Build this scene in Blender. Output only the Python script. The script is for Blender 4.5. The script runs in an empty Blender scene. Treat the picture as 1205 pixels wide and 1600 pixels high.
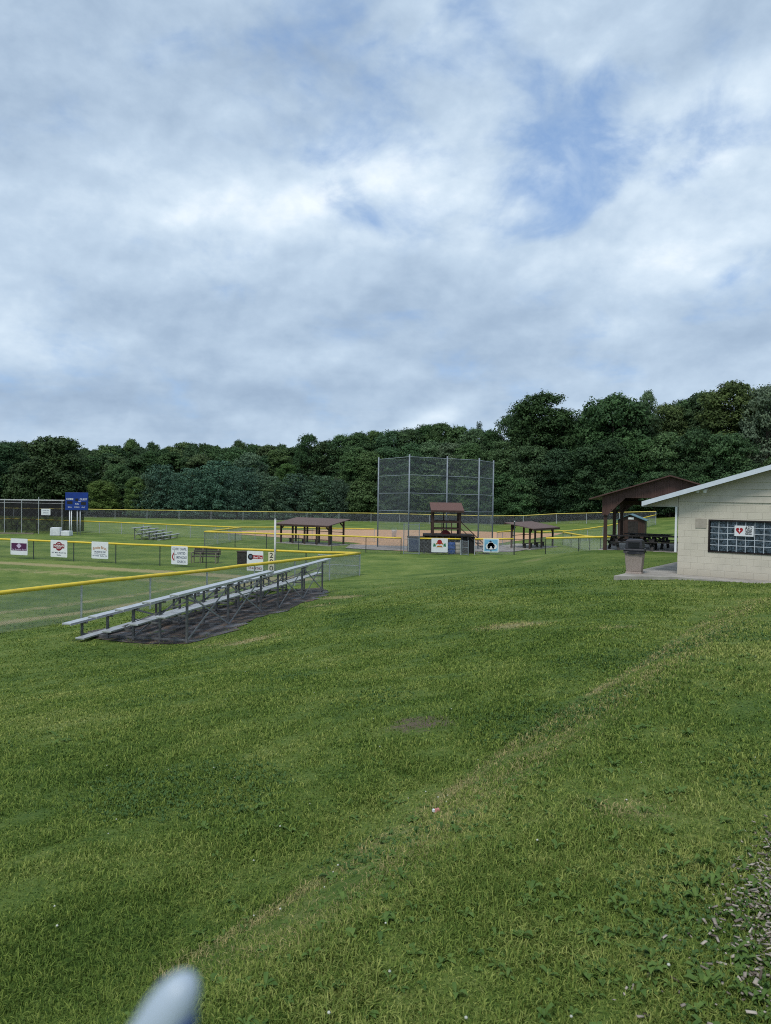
import bpy, math, random
import numpy as np
from mathutils import Vector, Matrix
R = math.radians
scene = bpy.context.scene
C = scene.collection
rng = np.random.default_rng(7)
random.seed(7)

# ------------------------------------------------------------------ camera
FPX, CX, CY = 1160.0, 602.5, 800.0           # focal length and centre in photo pixels (1205 x 1600)
PITCH, ROLL = R(1.28), R(0.8)
CAM = Vector((0, 0, 4.4))
_r0, _u0, FWD = Vector((1, 0, 0)), Vector((0, math.sin(PITCH), math.cos(PITCH))), Vector((0, math.cos(PITCH), -math.sin(PITCH)))
RIGHT = math.cos(ROLL) * _r0 + math.sin(ROLL) * _u0
UP = -math.sin(ROLL) * _r0 + math.cos(ROLL) * _u0
cd = bpy.data.cameras.new("camera")
cam = bpy.data.objects.new("camera", cd); C.objects.link(cam)
cd.sensor_fit = 'VERTICAL'; cd.sensor_height = 24.0; cd.sensor_width = 24.0
cd.lens = FPX / 1600 * 24.0
cd.clip_start, cd.clip_end = 0.02, 6000
cd.dof.use_dof = True; cd.dof.focus_distance = 16.0; cd.dof.aperture_fstop = 6.0
cam.matrix_world = Matrix(((RIGHT.x, UP.x, -FWD.x, CAM.x), (RIGHT.y, UP.y, -FWD.y, CAM.y), (RIGHT.z, UP.z, -FWD.z, CAM.z), (0, 0, 0, 1)))
scene.camera = cam

def ray(x, y):
    return (FWD + RIGHT * ((x - CX) / FPX) + UP * ((CY - y) / FPX))
def at(x, y, d):                              # the point seen at photo pixel x,y at forward distance Y = d
    v = ray(x, y); return CAM + v * (d / v.y)
def onz(x, y, z):                             # the point seen at photo pixel x,y on the level plane z
    v = ray(x, y); return CAM + v * ((z - CAM.z) / v.z)

# ------------------------------------------------------------------ light
SUN_EL, SUN_AZ = R(58), R(205)                # azimuth measured clockwise from +Y (the view direction)
sd = Vector((math.sin(SUN_AZ) * math.cos(SUN_EL), math.cos(SUN_AZ) * math.cos(SUN_EL), math.sin(SUN_EL)))
ld = bpy.data.lights.new("sun", 'SUN'); ld.energy = 1.5; ld.angle = R(16); ld.color = (1.0, 0.96, 0.9)
lo = bpy.data.objects.new("sun", ld); C.objects.link(lo)
lo.rotation_euler = sd.to_track_quat('Z', 'Y').to_euler(); lo.location = (0, -20, 60)

scene.view_settings.view_transform = 'Standard'; scene.view_settings.look = 'None'
scene.view_settings.exposure = 0.55; scene.view_settings.gamma = 1.0
scene.render.engine = 'CYCLES'
scene.cycles.max_bounces = 6; scene.cycles.transparent_max_bounces = 8
scene.cycles.use_denoising = False
scene.cycles.filter_width = 1.05

# ------------------------------------------------------------------ node helper
class NT:
    def __init__(s, tree): s.t = tree; s.n = tree.nodes; s.l = tree.links
    def node(s, kind, **kw):
        n = s.n.new(kind)
        for k, v in kw.items(): setattr(n, k, v)
        return n
    def put(s, sock, v):
        if v is None: return
        if isinstance(v, bpy.types.NodeSocket): s.l.new(v, sock)
        elif isinstance(v, (tuple, list)) and len(v) == 3 and sock.type == 'RGBA': sock.default_value = (*v, 1)
        else: sock.default_value = v
    def math(s, op, a, b=None, c=None, clamp=False):
        n = s.node('ShaderNodeMath', operation=op, use_clamp=clamp)
        s.put(n.inputs[0], a); s.put(n.inputs[1], b); s.put(n.inputs[2], c)
        return n.outputs[0]
    def vmath(s, op, a, b=None):
        n = s.node('ShaderNodeVectorMath', operation=op)
        s.put(n.inputs[0], a); s.put(n.inputs[1], b)
        return n.outputs['Value'] if op in ('DOT_PRODUCT', 'LENGTH', 'DISTANCE') else n.outputs[0]
    def mix(s, f, a, b, blend='MIX'):
        n = s.node('ShaderNodeMix', data_type='RGBA', blend_type=blend)
        s.put(n.inputs[0], f); s.put(n.inputs[6], a); s.put(n.inputs[7], b)
        return n.outputs[2]
    def noise(s, vec, scale, detail=4, rough=0.55, dist=0.0):
        n = s.node('ShaderNodeTexNoise'); s.put(n.inputs['Vector'], vec)
        n.inputs['Scale'].default_value = scale; n.inputs['Detail'].default_value = detail
        n.inputs['Roughness'].default_value = rough; n.inputs['Distortion'].default_value = dist
        return n.outputs[0]
    def scale(s, vec, x, y, z, loc=(0, 0, 0), rot=(0, 0, 0)):
        n = s.node('ShaderNodeMapping'); s.put(n.inputs[0], vec)
        n.inputs['Scale'].default_value = (x, y, z); n.inputs['Location'].default_value = loc; n.inputs['Rotation'].default_value = rot
        return n.outputs[0]
    def ss(s, v, a, b, lo=0.0, hi=1.0):
        n = s.node('ShaderNodeMapRange', interpolation_type='SMOOTHSTEP'); s.put(n.inputs[0], v)
        n.inputs[1].default_value = a; n.inputs[2].default_value = b; n.inputs[3].default_value = lo; n.inputs[4].default_value = hi
        return n.outputs[0]
    def attr(s, name, kind='GEOMETRY'):
        return s.node('ShaderNodeAttribute', attribute_name=name, attribute_type=kind).outputs['Fac']

# ------------------------------------------------------------------ sky: clear blue behind a broken deck of cloud
w = bpy.data.worlds.new("World"); scene.world = w; w.use_nodes = True
T = NT(w.node_tree); T.n.clear()
sky = T.node('ShaderNodeTexSky', sky_type='NISHITA'); sky.sun_disc = False
sky.sun_elevation = SUN_EL; sky.sun_rotation = SUN_AZ; sky.air_density = 1.0; sky.dust_density = 1.2; sky.ozone_density = 1.5
dirv = T.node('ShaderNodeTexCoord').outputs['Generated']
sx = T.node('ShaderNodeSeparateXYZ'); T.put(sx.inputs[0], dirv)
zc = T.math('ADD', T.math('MAXIMUM', sx.outputs[2], 0.0), 0.13)
cb = T.node('ShaderNodeCombineXYZ'); T.put(cb.inputs[0], T.math('DIVIDE', sx.outputs[0], zc)); T.put(cb.inputs[1], T.math('DIVIDE', sx.outputs[1], zc))
pl = cb.outputs[0]
def blob(x, y, rx, ry=None, rot=0.0):          # soft lobe of the sky dome round one direction
    ry = ry or rx
    c = ray(x, y).normalized()
    e1 = (RIGHT - c * RIGHT.dot(c)).normalized(); e2 = c.cross(e1)
    if e2.z < 0: e2 = -e2
    a, b = e1 * math.cos(rot) + e2 * math.sin(rot), -e1 * math.sin(rot) + e2 * math.cos(rot)
    u = T.math('DIVIDE', T.vmath('DOT_PRODUCT', dirv, tuple(a)), rx / FPX)
    v = T.math('DIVIDE', T.vmath('DOT_PRODUCT', dirv, tuple(b)), ry / FPX)
    q = T.math('ADD', T.math('MULTIPLY', u, u), T.math('MULTIPLY', v, v))
    g = T.math('POWER', 2.718, T.math('MULTIPLY', q, -1.0))
    return T.math('MULTIPLY', g, T.math('GREATER_THAN', T.vmath('DOT_PRODUCT', dirv, tuple(c)), 0.0))
def total(items):
    s_ = None
    for amp, args in items:
        b_ = T.math('MULTIPLY', blob(*args), amp)
        s_ = b_ if s_ is None else T.math('ADD', s_, b_)
    return s_
n_big = T.noise(T.scale(pl, 0.55, 0.62, 1, (3.1, 1.2, 0)), 1.0, 8, 0.52, 0.35)
n_mid = T.noise(T.scale(pl, 1.0, 1.35, 1, (7.7, 4.2, 2.0)), 1.7, 9, 0.56, 0.5)
n_fine = T.noise(T.scale(dirv, 1, 1, 1.4, (0.3, 0.9, 5.0)), 9.0, 8, 0.52, 0.2)
hole = total([(0.9, (915, 180, 62, 60, 0.6)), (0.6, (800, 200, 48, 30)), (0.62, (900, 285, 66, 34, 0.5)), (0.55, (945, 300, 70, 26, 0.7)),
              (0.45, (850, 365, 55, 24, 0.4)), (0.5, (1075, 262, 50, 18, 0.6)), (0.35, (985, 95, 50, 26)), (0.3, (1000, 160, 40, 30)),
              (0.18, (130, 235, 60, 20)), (0.45, (745, 668, 40, 16)), (0.3, (620, 640, 40, 14)), (0.15, (560, 330, 120, 40))])
cov = T.math('ADD', T.math('MULTIPLY', T.math('SUBTRACT', n_mid, 0.5), 0.9), T.math('MULTIPLY', T.math('SUBTRACT', n_fine, 0.5), 1.1))
cov = T.math('ADD', cov, T.math('MULTIPLY', T.math('SUBTRACT', T.noise(T.scale(dirv, 1, 1, 1.5, (0.3, 0.9, 5.0)), 7.0, 10, 0.58, 0.35), 0.5), 1.9))
cov = T.math('SUBTRACT', T.math('ADD', cov, 0.62), T.math('MULTIPLY', hole, 0.86))
cov = T.ss(cov, -0.22, 0.55, 0.0, 0.97)
veil = T.math('MULTIPLY', T.ss(T.noise(T.scale(dirv, 1, 1, 1.3, (8.3, 2.9, 1.0)), 8.0, 10, 0.6, 0.4), 0.40, 0.72), 0.50)
cov = T.math('MAXIMUM', cov, veil)
lit = total([(0.50, (610, 285, 190, 85, 0.1)), (0.34, (350, 335, 150, 60, 0.1)), (0.32, (160, 215, 110, 70)), (0.46, (1110, 400, 150, 70, 0.35)), (0.40, (1060, 215, 110, 50, 0.5)),
             (0.40, (975, 515, 80, 20, 0.15)), (0.36, (480, 560, 150, 26, 0.25)), (0.75, (695, 645, 48, 20, 0.3)), (0.3, (640, 668, 40, 12, .3)), (0.2, (30, 565, 60, 26)),
             (0.20, (760, 60, 180, 80)), (0.30, (860, 410, 60, 24, 0.4)), (0.2, (365, 650, 40, 24)), (0.16, (40, 440, 100, 40)), (0.22, (1160, 130, 80, 60)),
             (-0.30, (480, 120, 160, 90)), (-0.34, (60, 150, 110, 110)), (-0.26, (640, 430, 170, 60)), (-0.2, (330, 480, 150, 40)),
             (-0.26, (1120, 520, 160, 50)), (-0.26, (760, 560, 200, 40)), (-0.22, (250, 620, 300, 40)), (-0.2, (1150, 30, 120, 50)), (-0.16, (250, 170, 60, 100))])
br = T.math('ADD', T.math('MULTIPLY', T.math('SUBTRACT', n_big, 0.5), 0.55), T.math('MULTIPLY', T.math('SUBTRACT', n_fine, 0.5), 0.25))
up1 = T.vmath('ADD', dirv, (-0.012, 0.0, 0.030))
den1 = T.noise(T.scale(dirv, 1, 1, 1.45, (2.3, 0.4, 1.0)), 4.6, 9, 0.54, 0.15); den2 = T.noise(T.scale(up1, 1, 1, 1.45, (2.3, 0.4, 1.0)), 4.6, 9, 0.54, 0.15)
den3 = T.noise(T.scale(dirv, 1, 1, 1.5, (5.3, 1.4, 0.2)), 12.0, 8, 0.56, 0.15); den4 = T.noise(T.scale(T.vmath('ADD', dirv, (-0.006, 0, 0.013)), 1, 1, 1.5, (5.3, 1.4, 0.2)), 12.0, 8, 0.56, 0.15)
relief = T.math('ADD', T.math('MULTIPLY', T.math('SUBTRACT', den1, den2), 0.85), T.math('MULTIPLY', T.math('SUBTRACT', den3, den4), 0.5))   # lit upper edges, shaded undersides
br = T.math('ADD', br, relief)
br = T.math('ADD', br, T.math('MULTIPLY', T.math('SUBTRACT', den1, 0.5), 0.40))
br = T.math('ADD', br, T.math('MULTIPLY', T.math('SUBTRACT', n_mid, 0.5), 0.20))
br = T.math('ADD', T.math('ADD', br, T.math('MULTIPLY', lit, 0.60)), 0.50, clamp=True)
ramp = T.node('ShaderNodeValToRGB'); T.put(ramp.inputs[0], br)
el = ramp.color_ramp.elements
K = 7.6
for i, (p_, c_) in enumerate([(0.0, (.27, .365, .50)), (0.3, (.365, .475, .615)), (0.58, (.49, .61, .745)), (0.82, (.645, .76, .87)), (1.0, (.83, .905, .965))]):
    e = el[i] if i < 2 else el.new(p_)
    e.position = p_; e.color = (*[v for v in c_], 1)
cloud = T.mix(1.0, ramp.outputs[0], (K, K, K), 'MULTIPLY')
clear = T.mix(0.5, T.mix(1.0, sky.outputs[0], (.72,.77,.88), 'MULTIPLY'), (2.3, 3.8, 6.3))
low = T.ss(sx.outputs[2], 0.0, 0.08, 0.25, 0.0)                      # thin far cloud towards the horizon
skycol = T.mix(cov, clear, cloud)
skycol = T.mix(low, skycol, (3.3, 4.2, 5.5))
bg = T.node('ShaderNodeBackground'); T.put(bg.inputs[0], skycol); bg.inputs[1].default_value = 0.1
T.put(T.node('ShaderNodeOutputWorld').inputs[0], bg.outputs[0])

# ------------------------------------------------------------------ mesh helpers
class MB:
    def __init__(s): s.v = []; s.f = []
    def add(s, vs, fs):
        o = len(s.v); s.v.extend(tuple(v) for v in vs); s.f.extend(tuple(i + o for i in f) for f in fs); return s
    def hexa(s, p):                            # 8 points: bottom ring of 4, top ring of 4
        return s.add(p, [(3, 2, 1, 0), (4, 5, 6, 7), (0, 1, 5, 4), (1, 2, 6, 5), (2, 3, 7, 6), (3, 0, 4, 7)])
    def box(s, x0, x1, y0, y1, z0, z1):
        return s.hexa([(x0, y0, z0), (x1, y0, z0), (x1, y1, z0), (x0, y1, z0), (x0, y0, z1), (x1, y0, z1), (x1, y1, z1), (x0, y1, z1)])
    def bar(s, p, q, a, b=None, up=(0, 0, 1)): # square bar from p to q, a wide, b tall
        b = b or a; p, q = Vector(p), Vector(q); d = (q - p).normalized(); up = Vector(up)
        if abs(d.dot(up)) > 0.98: up = Vector((1, 0, 0))
        x = d.cross(up).normalized(); y = x.cross(d)
        r = [-x * a / 2 - y * b / 2, x * a / 2 - y * b / 2, x * a / 2 + y * b / 2, -x * a / 2 + y * b / 2]
        return s.hexa([p + k for k in r] + [q + k for k in r])
    def tube(s, pts, r, n=8, cap=True):
        pts = [Vector(p) for p in pts]; rr = r if isinstance(r, (list, tuple)) else [r] * len(pts)
        rings = []
        for i, p in enumerate(pts):
            d = (pts[min(i + 1, len(pts) - 1)] - pts[max(i - 1, 0)]).normalized()
            up = Vector((0, 0, 1)) if abs(d.z) < 0.95 else Vector((1, 0, 0))
            x = d.cross(up).normalized(); y = x.cross(d)
            rings.append([p + (x * math.cos(2 * math.pi * k / n) + y * math.sin(2 * math.pi * k / n)) * rr[i] for k in range(n)])
        vs = [v for g in rings for v in g]; fs = []
        for i in range(len(pts) - 1):
            for k in range(n): fs.append((i * n + k, i * n + (k + 1) % n, (i + 1) * n + (k + 1) % n, (i + 1) * n + k))
        if cap: fs += [tuple(range(n))[::-1], tuple((len(pts) - 1) * n + k for k in range(n))]
        return s.add(vs, fs)
    def lathe(s, prof, n=16, c=(0, 0, 0), sq=1.0):
        vs = []; fs = []
        for r, z in prof:
            for k in range(n):
                a = 2 * math.pi * k / n; vs.append((c[0] + r * math.cos(a), c[1] + r * sq * math.sin(a), c[2] + z))
        for i in range(len(prof) - 1):
            for k in range(n): fs.append((i * n + k, i * n + (k + 1) % n, (i + 1) * n + (k + 1) % n, (i + 1) * n + k))
        fs += [tuple(range(n))[::-1], tuple((len(prof) - 1) * n + k for k in range(n))]
        return s.add(vs, fs)
    def prism(s, poly, y0, y1):                # polygon in x,z thickened along y
        n = len(poly)
        vs = [(x, y0, z) for x, z in poly] + [(x, y1, z) for x, z in poly]
        return s.add(vs, [tuple(range(n)), tuple(range(2 * n - 1, n - 1, -1))] + [(i, n + i, n + (i + 1) % n, (i + 1) % n)[::-1] for i in range(n)])
    def slab(s, poly, z0, z1):                 # polygon in x,y thickened along z
        n = len(poly)
        vs = [(x, y, z0) for x, y in poly] + [(x, y, z1) for x, y in poly]
        return s.add(vs, [tuple(range(n))[::-1], tuple(range(n, 2 * n))] + [(i, (i + 1) % n, n + (i + 1) % n, n + i) for i in range(n)])
    def build(s, name, m, parent=None, rel=False, smooth=False, bevel=0.0):
        o_ = Vector(parent.location) if (rel and parent) else Vector((0, 0, 0))
        me = bpy.data.meshes.new(name)
        me.from_pydata([(v[0] - o_.x, v[1] - o_.y, v[2] - o_.z) for v in s.v], [], s.f); me.validate(); me.update()
        if smooth: me.polygons.foreach_set('use_smooth', [True] * len(me.polygons))
        me.materials.append(m)
        ob = bpy.data.objects.new(name, me); C.objects.link(ob)
        if parent: ob.parent = parent
        if bevel:
            bv = ob.modifiers.new('bevel', 'BEVEL'); bv.width = bevel; bv.segments = 2; bv.limit_method = 'ANGLE'
        return ob
def tag(o, label=None, cat=None, group=None, kind=None):
    if label: o['label'] = label
    if cat: o['category'] = cat
    if group: o['group'] = group
    if kind: o['kind'] = kind
    return o
def thing(name, label, cat, loc=(0, 0, 0), rotz=0.0, group=None):
    o = bpy.data.objects.new(name, None); C.objects.link(o); o.empty_display_size = 0.3
    o.location = loc; o.rotation_euler = (0, 0, rotz)
    return tag(o, label, cat, group)
def copy_tree(o, parent=None):
    c = o.copy(); C.objects.link(c)
    if parent: c.parent = parent
    for ch in list(o.children): copy_tree(ch, c)
    return c
def np_mesh(name, verts, faces_flat, fsize, m, attrs=None, parent=None):
    me = bpy.data.meshes.new(name); nv = len(verts); nf = len(faces_flat) // fsize
    me.vertices.add(nv); me.vertices.foreach_set('co', np.ascontiguousarray(verts, np.float32).ravel())
    me.loops.add(nf * fsize); me.loops.foreach_set('vertex_index', np.ascontiguousarray(faces_flat, np.int32))
    me.polygons.add(nf); me.polygons.foreach_set('loop_start', np.arange(0, nf * fsize, fsize, dtype=np.int32))
    me.polygons.foreach_set('loop_total', np.full(nf, fsize, np.int32))
    for k, a in (attrs or {}).items():
        at_ = me.attributes.new(k, 'FLOAT', 'POINT'); at_.data.foreach_set('value', np.ascontiguousarray(a, np.float32))
    me.update(calc_edges=True); me.materials.append(m)
    if parent is False: return me
    o = bpy.data.objects.new(name, me); C.objects.link(o)
    if parent: o.parent = parent
    return o

# ------------------------------------------------------------------ plain materials
def mat(name, col, rough=0.7, metal=0.0, var=0.18, nscale=6.0, bump=0.0, bscale=40.0, col2=None, spec=0.3, streak=False):
    m = bpy.data.materials.new(name); m.use_nodes = True; t = NT(m.node_tree)
    b = m.node_tree.nodes['Principled BSDF']
    oc = t.node('ShaderNodeTexCoord').outputs['Object']
    v = t.scale(oc, 1, 1, 0.12) if streak else oc
    nz = t.noise(v, nscale, 6, 0.6)
    c2 = col2 or tuple(min(1, c * (1 - 1.6 * var)) for c in col)
    t.put(b.inputs['Base Color'], t.mix(t.ss(nz, 0.32, 0.7), col, c2))
    b.inputs['Metallic'].default_value = metal; b.inputs['Specular IOR Level'].default_value = spec
    t.put(b.inputs['Roughness'], t.math('ADD', t.math('MULTIPLY', nz, 0.2), rough - 0.1))
    if bump:
        bp = t.node('ShaderNodeBump'); bp.inputs['Strength'].default_value = bump; bp.inputs['Distance'].default_value = 0.01
        t.put(bp.inputs['Height'], t.noise(oc, bscale, 5, 0.6)); t.put(b.inputs['Normal'], bp.outputs[0])
    return m
M = {}
M['galv'] = mat('galvanised_steel', (.52, .54, .56), .5, .25, .2, 9, spec=.4)
M['wire'] = mat('chain_link_wire', (.42, .44, .46), .55, .2, .15, 3)
M['wire_dark'] = mat('dark_chain_link_wire', (.10, .115, .11), .6, .3, .15, 3)
M['post_dark'] = mat('dark_fence_post', (.06, .075, .07), .6, .3, .2, 5)
M['alu'] = mat('mill_aluminium', (.60, .61, .62), .42, .55, .14, 5, spec=.5)
M['steel'] = mat('dull_blue_grey_steel', (.25, .285, .32), .55, .2, .15, 6)
M['strap'] = mat('grey_brace_strap', (.30, .30, .31), .6, .2, .2, 8)
M['frame'] = mat('weathered_bleacher_steel', (.19, .19, .195), .6, .4, .3, 8)
M['yellow'] = mat('yellow_rail_cap', (.74, .55, .045), .5, 0, .10, 2.5, col2=(.62, .45, .05), spec=.4)
M['yellow_pale'] = mat('faded_yellow_rail_cap', (.70, .56, .14), .6, 0, .12, 1.5)
M['pole'] = mat('aged_white_paint', (.60, .60, .58), .6, 0, .12, 4)
M['white'] = mat('white_paint', (.78, .79, .80), .55, 0, .06, 5)
M['sign'] = mat('white_sign_panel', (.74, .76, .78), .5, 0, .05, 4)
M['cream'] = mat('cream_marker_board', (.70, .66, .50), .6, 0, .08, 4)
M['black'] = mat('black_lettering', (.02, .02, .022), .6, 0, .1)
M['purple'] = mat('purple_print', (.085, .018, .075), .55, 0, .1)
M['lilac'] = mat('lilac_print', (.55, .45, .62), .55, 0, .05)
M['red'] = mat('red_print', (.36, .022, .03), .5, 0, .1)
M['darkred'] = mat('dark_red_print', (.24, .015, .03), .5, 0, .1)
M['orange'] = mat('orange_print', (.50, .21, .035), .55, 0, .25, 30)
M['green'] = mat('green_print', (.03, .20, .09), .55, 0, .1)
M['navy'] = mat('navy_print', (.03, .05, .11), .55, 0, .1)
M['slate'] = mat('slate_print', (.10, .13, .19), .55, 0, .1)
M['skyblue'] = mat('sky_blue_print', (.20, .46, .66), .55, 0, .06)
M['blue'] = mat('blue_panel', (.012, .045, .26), .45, 0, .12, 3)
M['barrel'] = mat('blue_plastic', (.015, .075, .30), .45, 0, .1, 4)
M['tan'] = mat('tan_plastic', (.42, .38, .32), .6, 0, .1)
M['brown'] = mat('brown_stained_wood', (.068, .038, .030), .7, 0, .3, 5, .25, 60, streak=True)
M['brownroof'] = mat('brown_shingle_roof', (.15, .080, .065), .8, 0, .22, 14, .4, 50)
M['greyroof'] = mat('weathered_shingle_roof', (.155, .108, .095), .85, 0, .2, 10, .4, 50)
M['darkwood'] = mat('dark_weathered_wood', (.040, .033, .030), .75, 0, .35, 8, .3, 50)
M['tablewood'] = mat('dark_table_wood', (.045, .040, .038), .7, 0, .35, 7, .3, 50)
M['blackpanel'] = mat('black_plywood', (.02, .02, .022), .7, 0, .2, 4)
M['benchwood'] = mat('grey_brown_bench_wood', (.085, .075, .068), .75, 0, .3, 8)
M['benchiron'] = mat('tan_bench_end', (.26, .23, .17), .6, .2, .2)
M['bluegreen'] = mat('blue_green_metal_roof', (.10, .19, .22), .5, .2, .12, 3)
M['fascia'] = mat('white_metal_fascia', (.66, .71, .77), .45, .1, .06, 3)
M['soffit'] = mat('painted_soffit', (.55, .55, .50), .6, 0, .08, 3)
M['siding'] = mat('beige_lap_siding', (.55, .51, .43), .65, 0, .08, 3, .1, 60)
M['vent'] = mat('tan_vent_panel', (.40, .36, .30), .7, 0, .12, 6)
M['bronze'] = mat('dark_bronze_frame', (.028, .022, .020), .5, .2, .2)
M['mortar'] = mat('pale_grout', (.52, .57, .62), .6, 0, .1)
M['plastic_dark'] = mat('dark_grey_plastic', (.035, .035, .042), .5, 0, .2)
M['bag'] = mat('black_bin_liner', (.015, .015, .018), .35, 0, .2, 9, .5, 25)
M['red_cloth'] = mat('dull_red_cloth', (.16, .025, .03), .8, 0, .3)
M['net'] = mat('black_netting', (.018, .018, .02), .8, 0, .1)
M['foam'] = mat('white_wrap', (.70, .72, .74), .5, 0, .12, 5, .6, 9)
M['stone'] = mat('grey_stone', (.20, .17, .14), .85, 0, .4, 20, .5, 40)
# ------------------------------------------------------------------ terrain
CTRL = np.array([(0,0,2.8),(-3,0,2.65),(3,0,2.9),(-6,0,2.4),(6,0,3.0),(-10,0,1.9),(12,0,3.1),(0,6,2.45),(0,12,1.85),
 (7,15,2.25),(3.2,8,2.62),(10,24,1.95),(13,22.3,1.98),(16,20,2.15),(18,24,2.2),(12,30,1.87),(8.5,28,1.75),(10.5,38,1.72),(14,37,1.75),(19,33,1.8),
 (-4.8,18,.72),(-7.3,18.7,.70),(-2.3,28.7,.62),(-4.7,29.3,.6),(-4,23.5,.68),(-6.2,24,.65),(-4,15,1.05),(-7,14.5,.75),(-2,18,1.3),(0,24,1.08),(0.5,30,.72),(4,24,1.55),
 (-10,14,.4),(-8,8,1.2),(-4,8,1.85),(-9.8,24.4,.14),(-6.6,30,.12),(-1.3,39.8,.08),(-13,18,.1),(-17,12,.1),(-14,8,.5),(-20,30,0),(-10,40,0),(-25,49,0),(-40,30,0),(-30,15,0),(-20,60,0),(-40,60,0),
 (0,45,.15),(5,38,.7),(5,48,.18),(10,50,.3),(0,55,0),(8,55.5,.02),(12,43,1.25),(15,46,1.15),(15,51.5,.75),(16.8,55,.38),(22,52,1.0),
 (0,66,0),(15,66,.0),(30,0,3.2),(30,25,2.3),(30,45,1.8),(32,64,1.2),(45,30,2.6),(45,60,2.4),(-40,0,.5),(-20,-12,1.6),(0,-18,3),(22,-18,3.3)], float)
TRACK1 = [(-0.78, 2.77), (-0.57, 3.06), (-0.34, 3.42), (-0.02, 3.94), (0.37, 4.54), (0.97, 5.49), (1.71, 6.53), (2.8, 8.08), (6.72, 14.68)]
TRACK2 = [(-0.4, 2.81), (-0.1, 3.23), (0.28, 3.82), (0.77, 4.59), (1.45, 5.54), (2.33, 6.7), (4.21, 9.54), (8.01, 16.0)]
_tx, _ty = np.array([p[0] for p in [(-3.2, 0)] + TRACK1 + [(9.5, 19.5)]]), np.array([p[1] for p in [(-3.2, 0)] + TRACK1 + [(9.5, 19.5)]])
def _k(r2): return np.where(r2 > 1e-9, 0.5 * r2 * np.log(np.maximum(r2, 1e-9)), 0)
_S = 20.0
_P = CTRL[:, :2] / _S; _n = len(_P)
_A = np.zeros((_n + 3, _n + 3)); _A[:_n, :_n] = _k(((_P[:, None] - _P[None]) ** 2).sum(-1)) + np.eye(_n) * 2e-4
_A[:_n, _n] = 1; _A[:_n, _n + 1:] = _P; _A[_n, :_n] = 1; _A[_n + 1:, :_n] = _P.T
_W = np.linalg.solve(_A, np.concatenate([CTRL[:, 2], np.zeros(3)]))
def sstep(a, b, x):
    t = np.clip((np.asarray(x, float) - a) / (b - a), 0, 1); return t * t * (3 - 2 * t)
def Hn(X, Y):
    X = np.asarray(X, float); Y = np.asarray(Y, float); out = np.empty(X.size)
    xf, yf = X.ravel(), Y.ravel()
    for i in range(0, X.size, 100000):
        q = np.stack([np.clip(xf[i:i + 100000], -40, 45), np.clip(yf[i:i + 100000], -18, 66)], -1) / _S
        out[i:i + 100000] = _k(((q[:, None] - _P[None]) ** 2).sum(-1)) @ _W[:_n] + _W[_n] + q @ _W[_n + 1:]
    tps = out.reshape(X.shape)
    far = np.minimum(7.0, 0.085 * np.maximum(0, X - 19)) * sstep(55, 85, Y)
    far = far + 0.012 * np.maximum(0, Y - 135) * sstep(-40, 30, X)
    wgt = sstep(54, 68, Y)
    # the worn line runs along the foot of a low bank; the lawn itself rolls gently
    du = (X - np.interp(Y, _ty, _tx)) * .8
    bank = (0.19 * sstep(.02, .75, du) * np.exp(-np.maximum(0, du - .9) / 4.0) - 0.07 * np.exp(-((du + .25) / .35) ** 2)) * sstep(.5, 2.5, Y) * (1 - sstep(12, 18, Y))
    roll = 0.035 * np.sin(X * .83 + Y * .41) * np.sin(Y * .67 - X * .29 + 1.0) * sstep(2, 5, Y) * (1 - sstep(30, 40, Y))
    tps = tps + bank + roll
    return tps * (1 - wgt) + far * wgt
def H(x, y): return float(Hn(np.array([x]), np.array([y]))[0])
def onground(x, y):
    v = ray(x, y); lo_, hi_ = 1.0, 400.0; prev = lo_
    for t in np.geomspace(1.0, 400, 400):
        p = CAM + v * (t / v.y)
        if p.z < H(p.x, p.y):
            lo_, hi_ = prev, t; break
        prev = t
    for _ in range(30):
        m_ = (lo_ + hi_) / 2; p = CAM + v * (m_ / v.y)
        if p.z < H(p.x, p.y): hi_ = m_
        else: lo_ = m_
    return CAM + v * (hi_ / v.y)

def vnoise(X, Y, s, seed):
    g = np.random.default_rng(seed).random((257, 257)); u, v = X * s % 256, Y * s % 256
    i, j = u.astype(int), v.astype(int); fu, fv = u - i, v - j; fu = fu * fu * (3 - 2 * fu); fv = fv * fv * (3 - 2 * fv)
    return (g[j, i] * (1 - fu) + g[j, i + 1] * fu) * (1 - fv) + (g[j + 1, i] * (1 - fu) + g[j + 1, i + 1] * fu) * fv
def segd(X, Y, pts):                            # distance to a polyline
    d = np.full(X.shape, 1e9)
    for (x0, y0), (x1, y1) in zip(pts[:-1], pts[1:]):
        dx, dy = x1 - x0, y1 - y0; L2 = dx * dx + dy * dy
        t = np.clip(((X - x0) * dx + (Y - y0) * dy) / L2, 0, 1)
        d = np.minimum(d, np.hypot(X - x0 - t * dx, Y - y0 - t * dy))
    return d
def gpt(x, y): p = onground(x, y); return (p.x, p.y)
PATCH = [(*gpt(655, 1130), .42, .8, 1), (*gpt(390, 1001), .55, .9, 0), (*gpt(330, 1008), .4, .5, 0), (*gpt(535, 933), .75, .9, 0), (*gpt(500, 946), .5, .6, 0), (*gpt(985, 1265), .16, .7, 0), (*gpt(800, 978), .55, .8, 0),
         (*gpt(225, 1006), .5, .5, 0), (*gpt(836, 875), .9, .5, 0), (*gpt(606, 918), .5, .5, 0), (*gpt(965, 980), .35, .5, 0), (*gpt(1165, 1040), .3, .5, 1), (*gpt(1130, 1030), .25, .4, 1)]
MULCH = [gpt(985, 1640), gpt(1045, 1540), gpt(1100, 1470), gpt(1162, 1390), gpt(1205, 1310), gpt(1265, 1235), gpt(1500, 1110)]
FENCE_NEAR = [(-34.0, -19.7), (-9.8 - 8.0, 24.4 - 14.6), (-9.9, 24.2), (-1.34, 39.8)]
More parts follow.
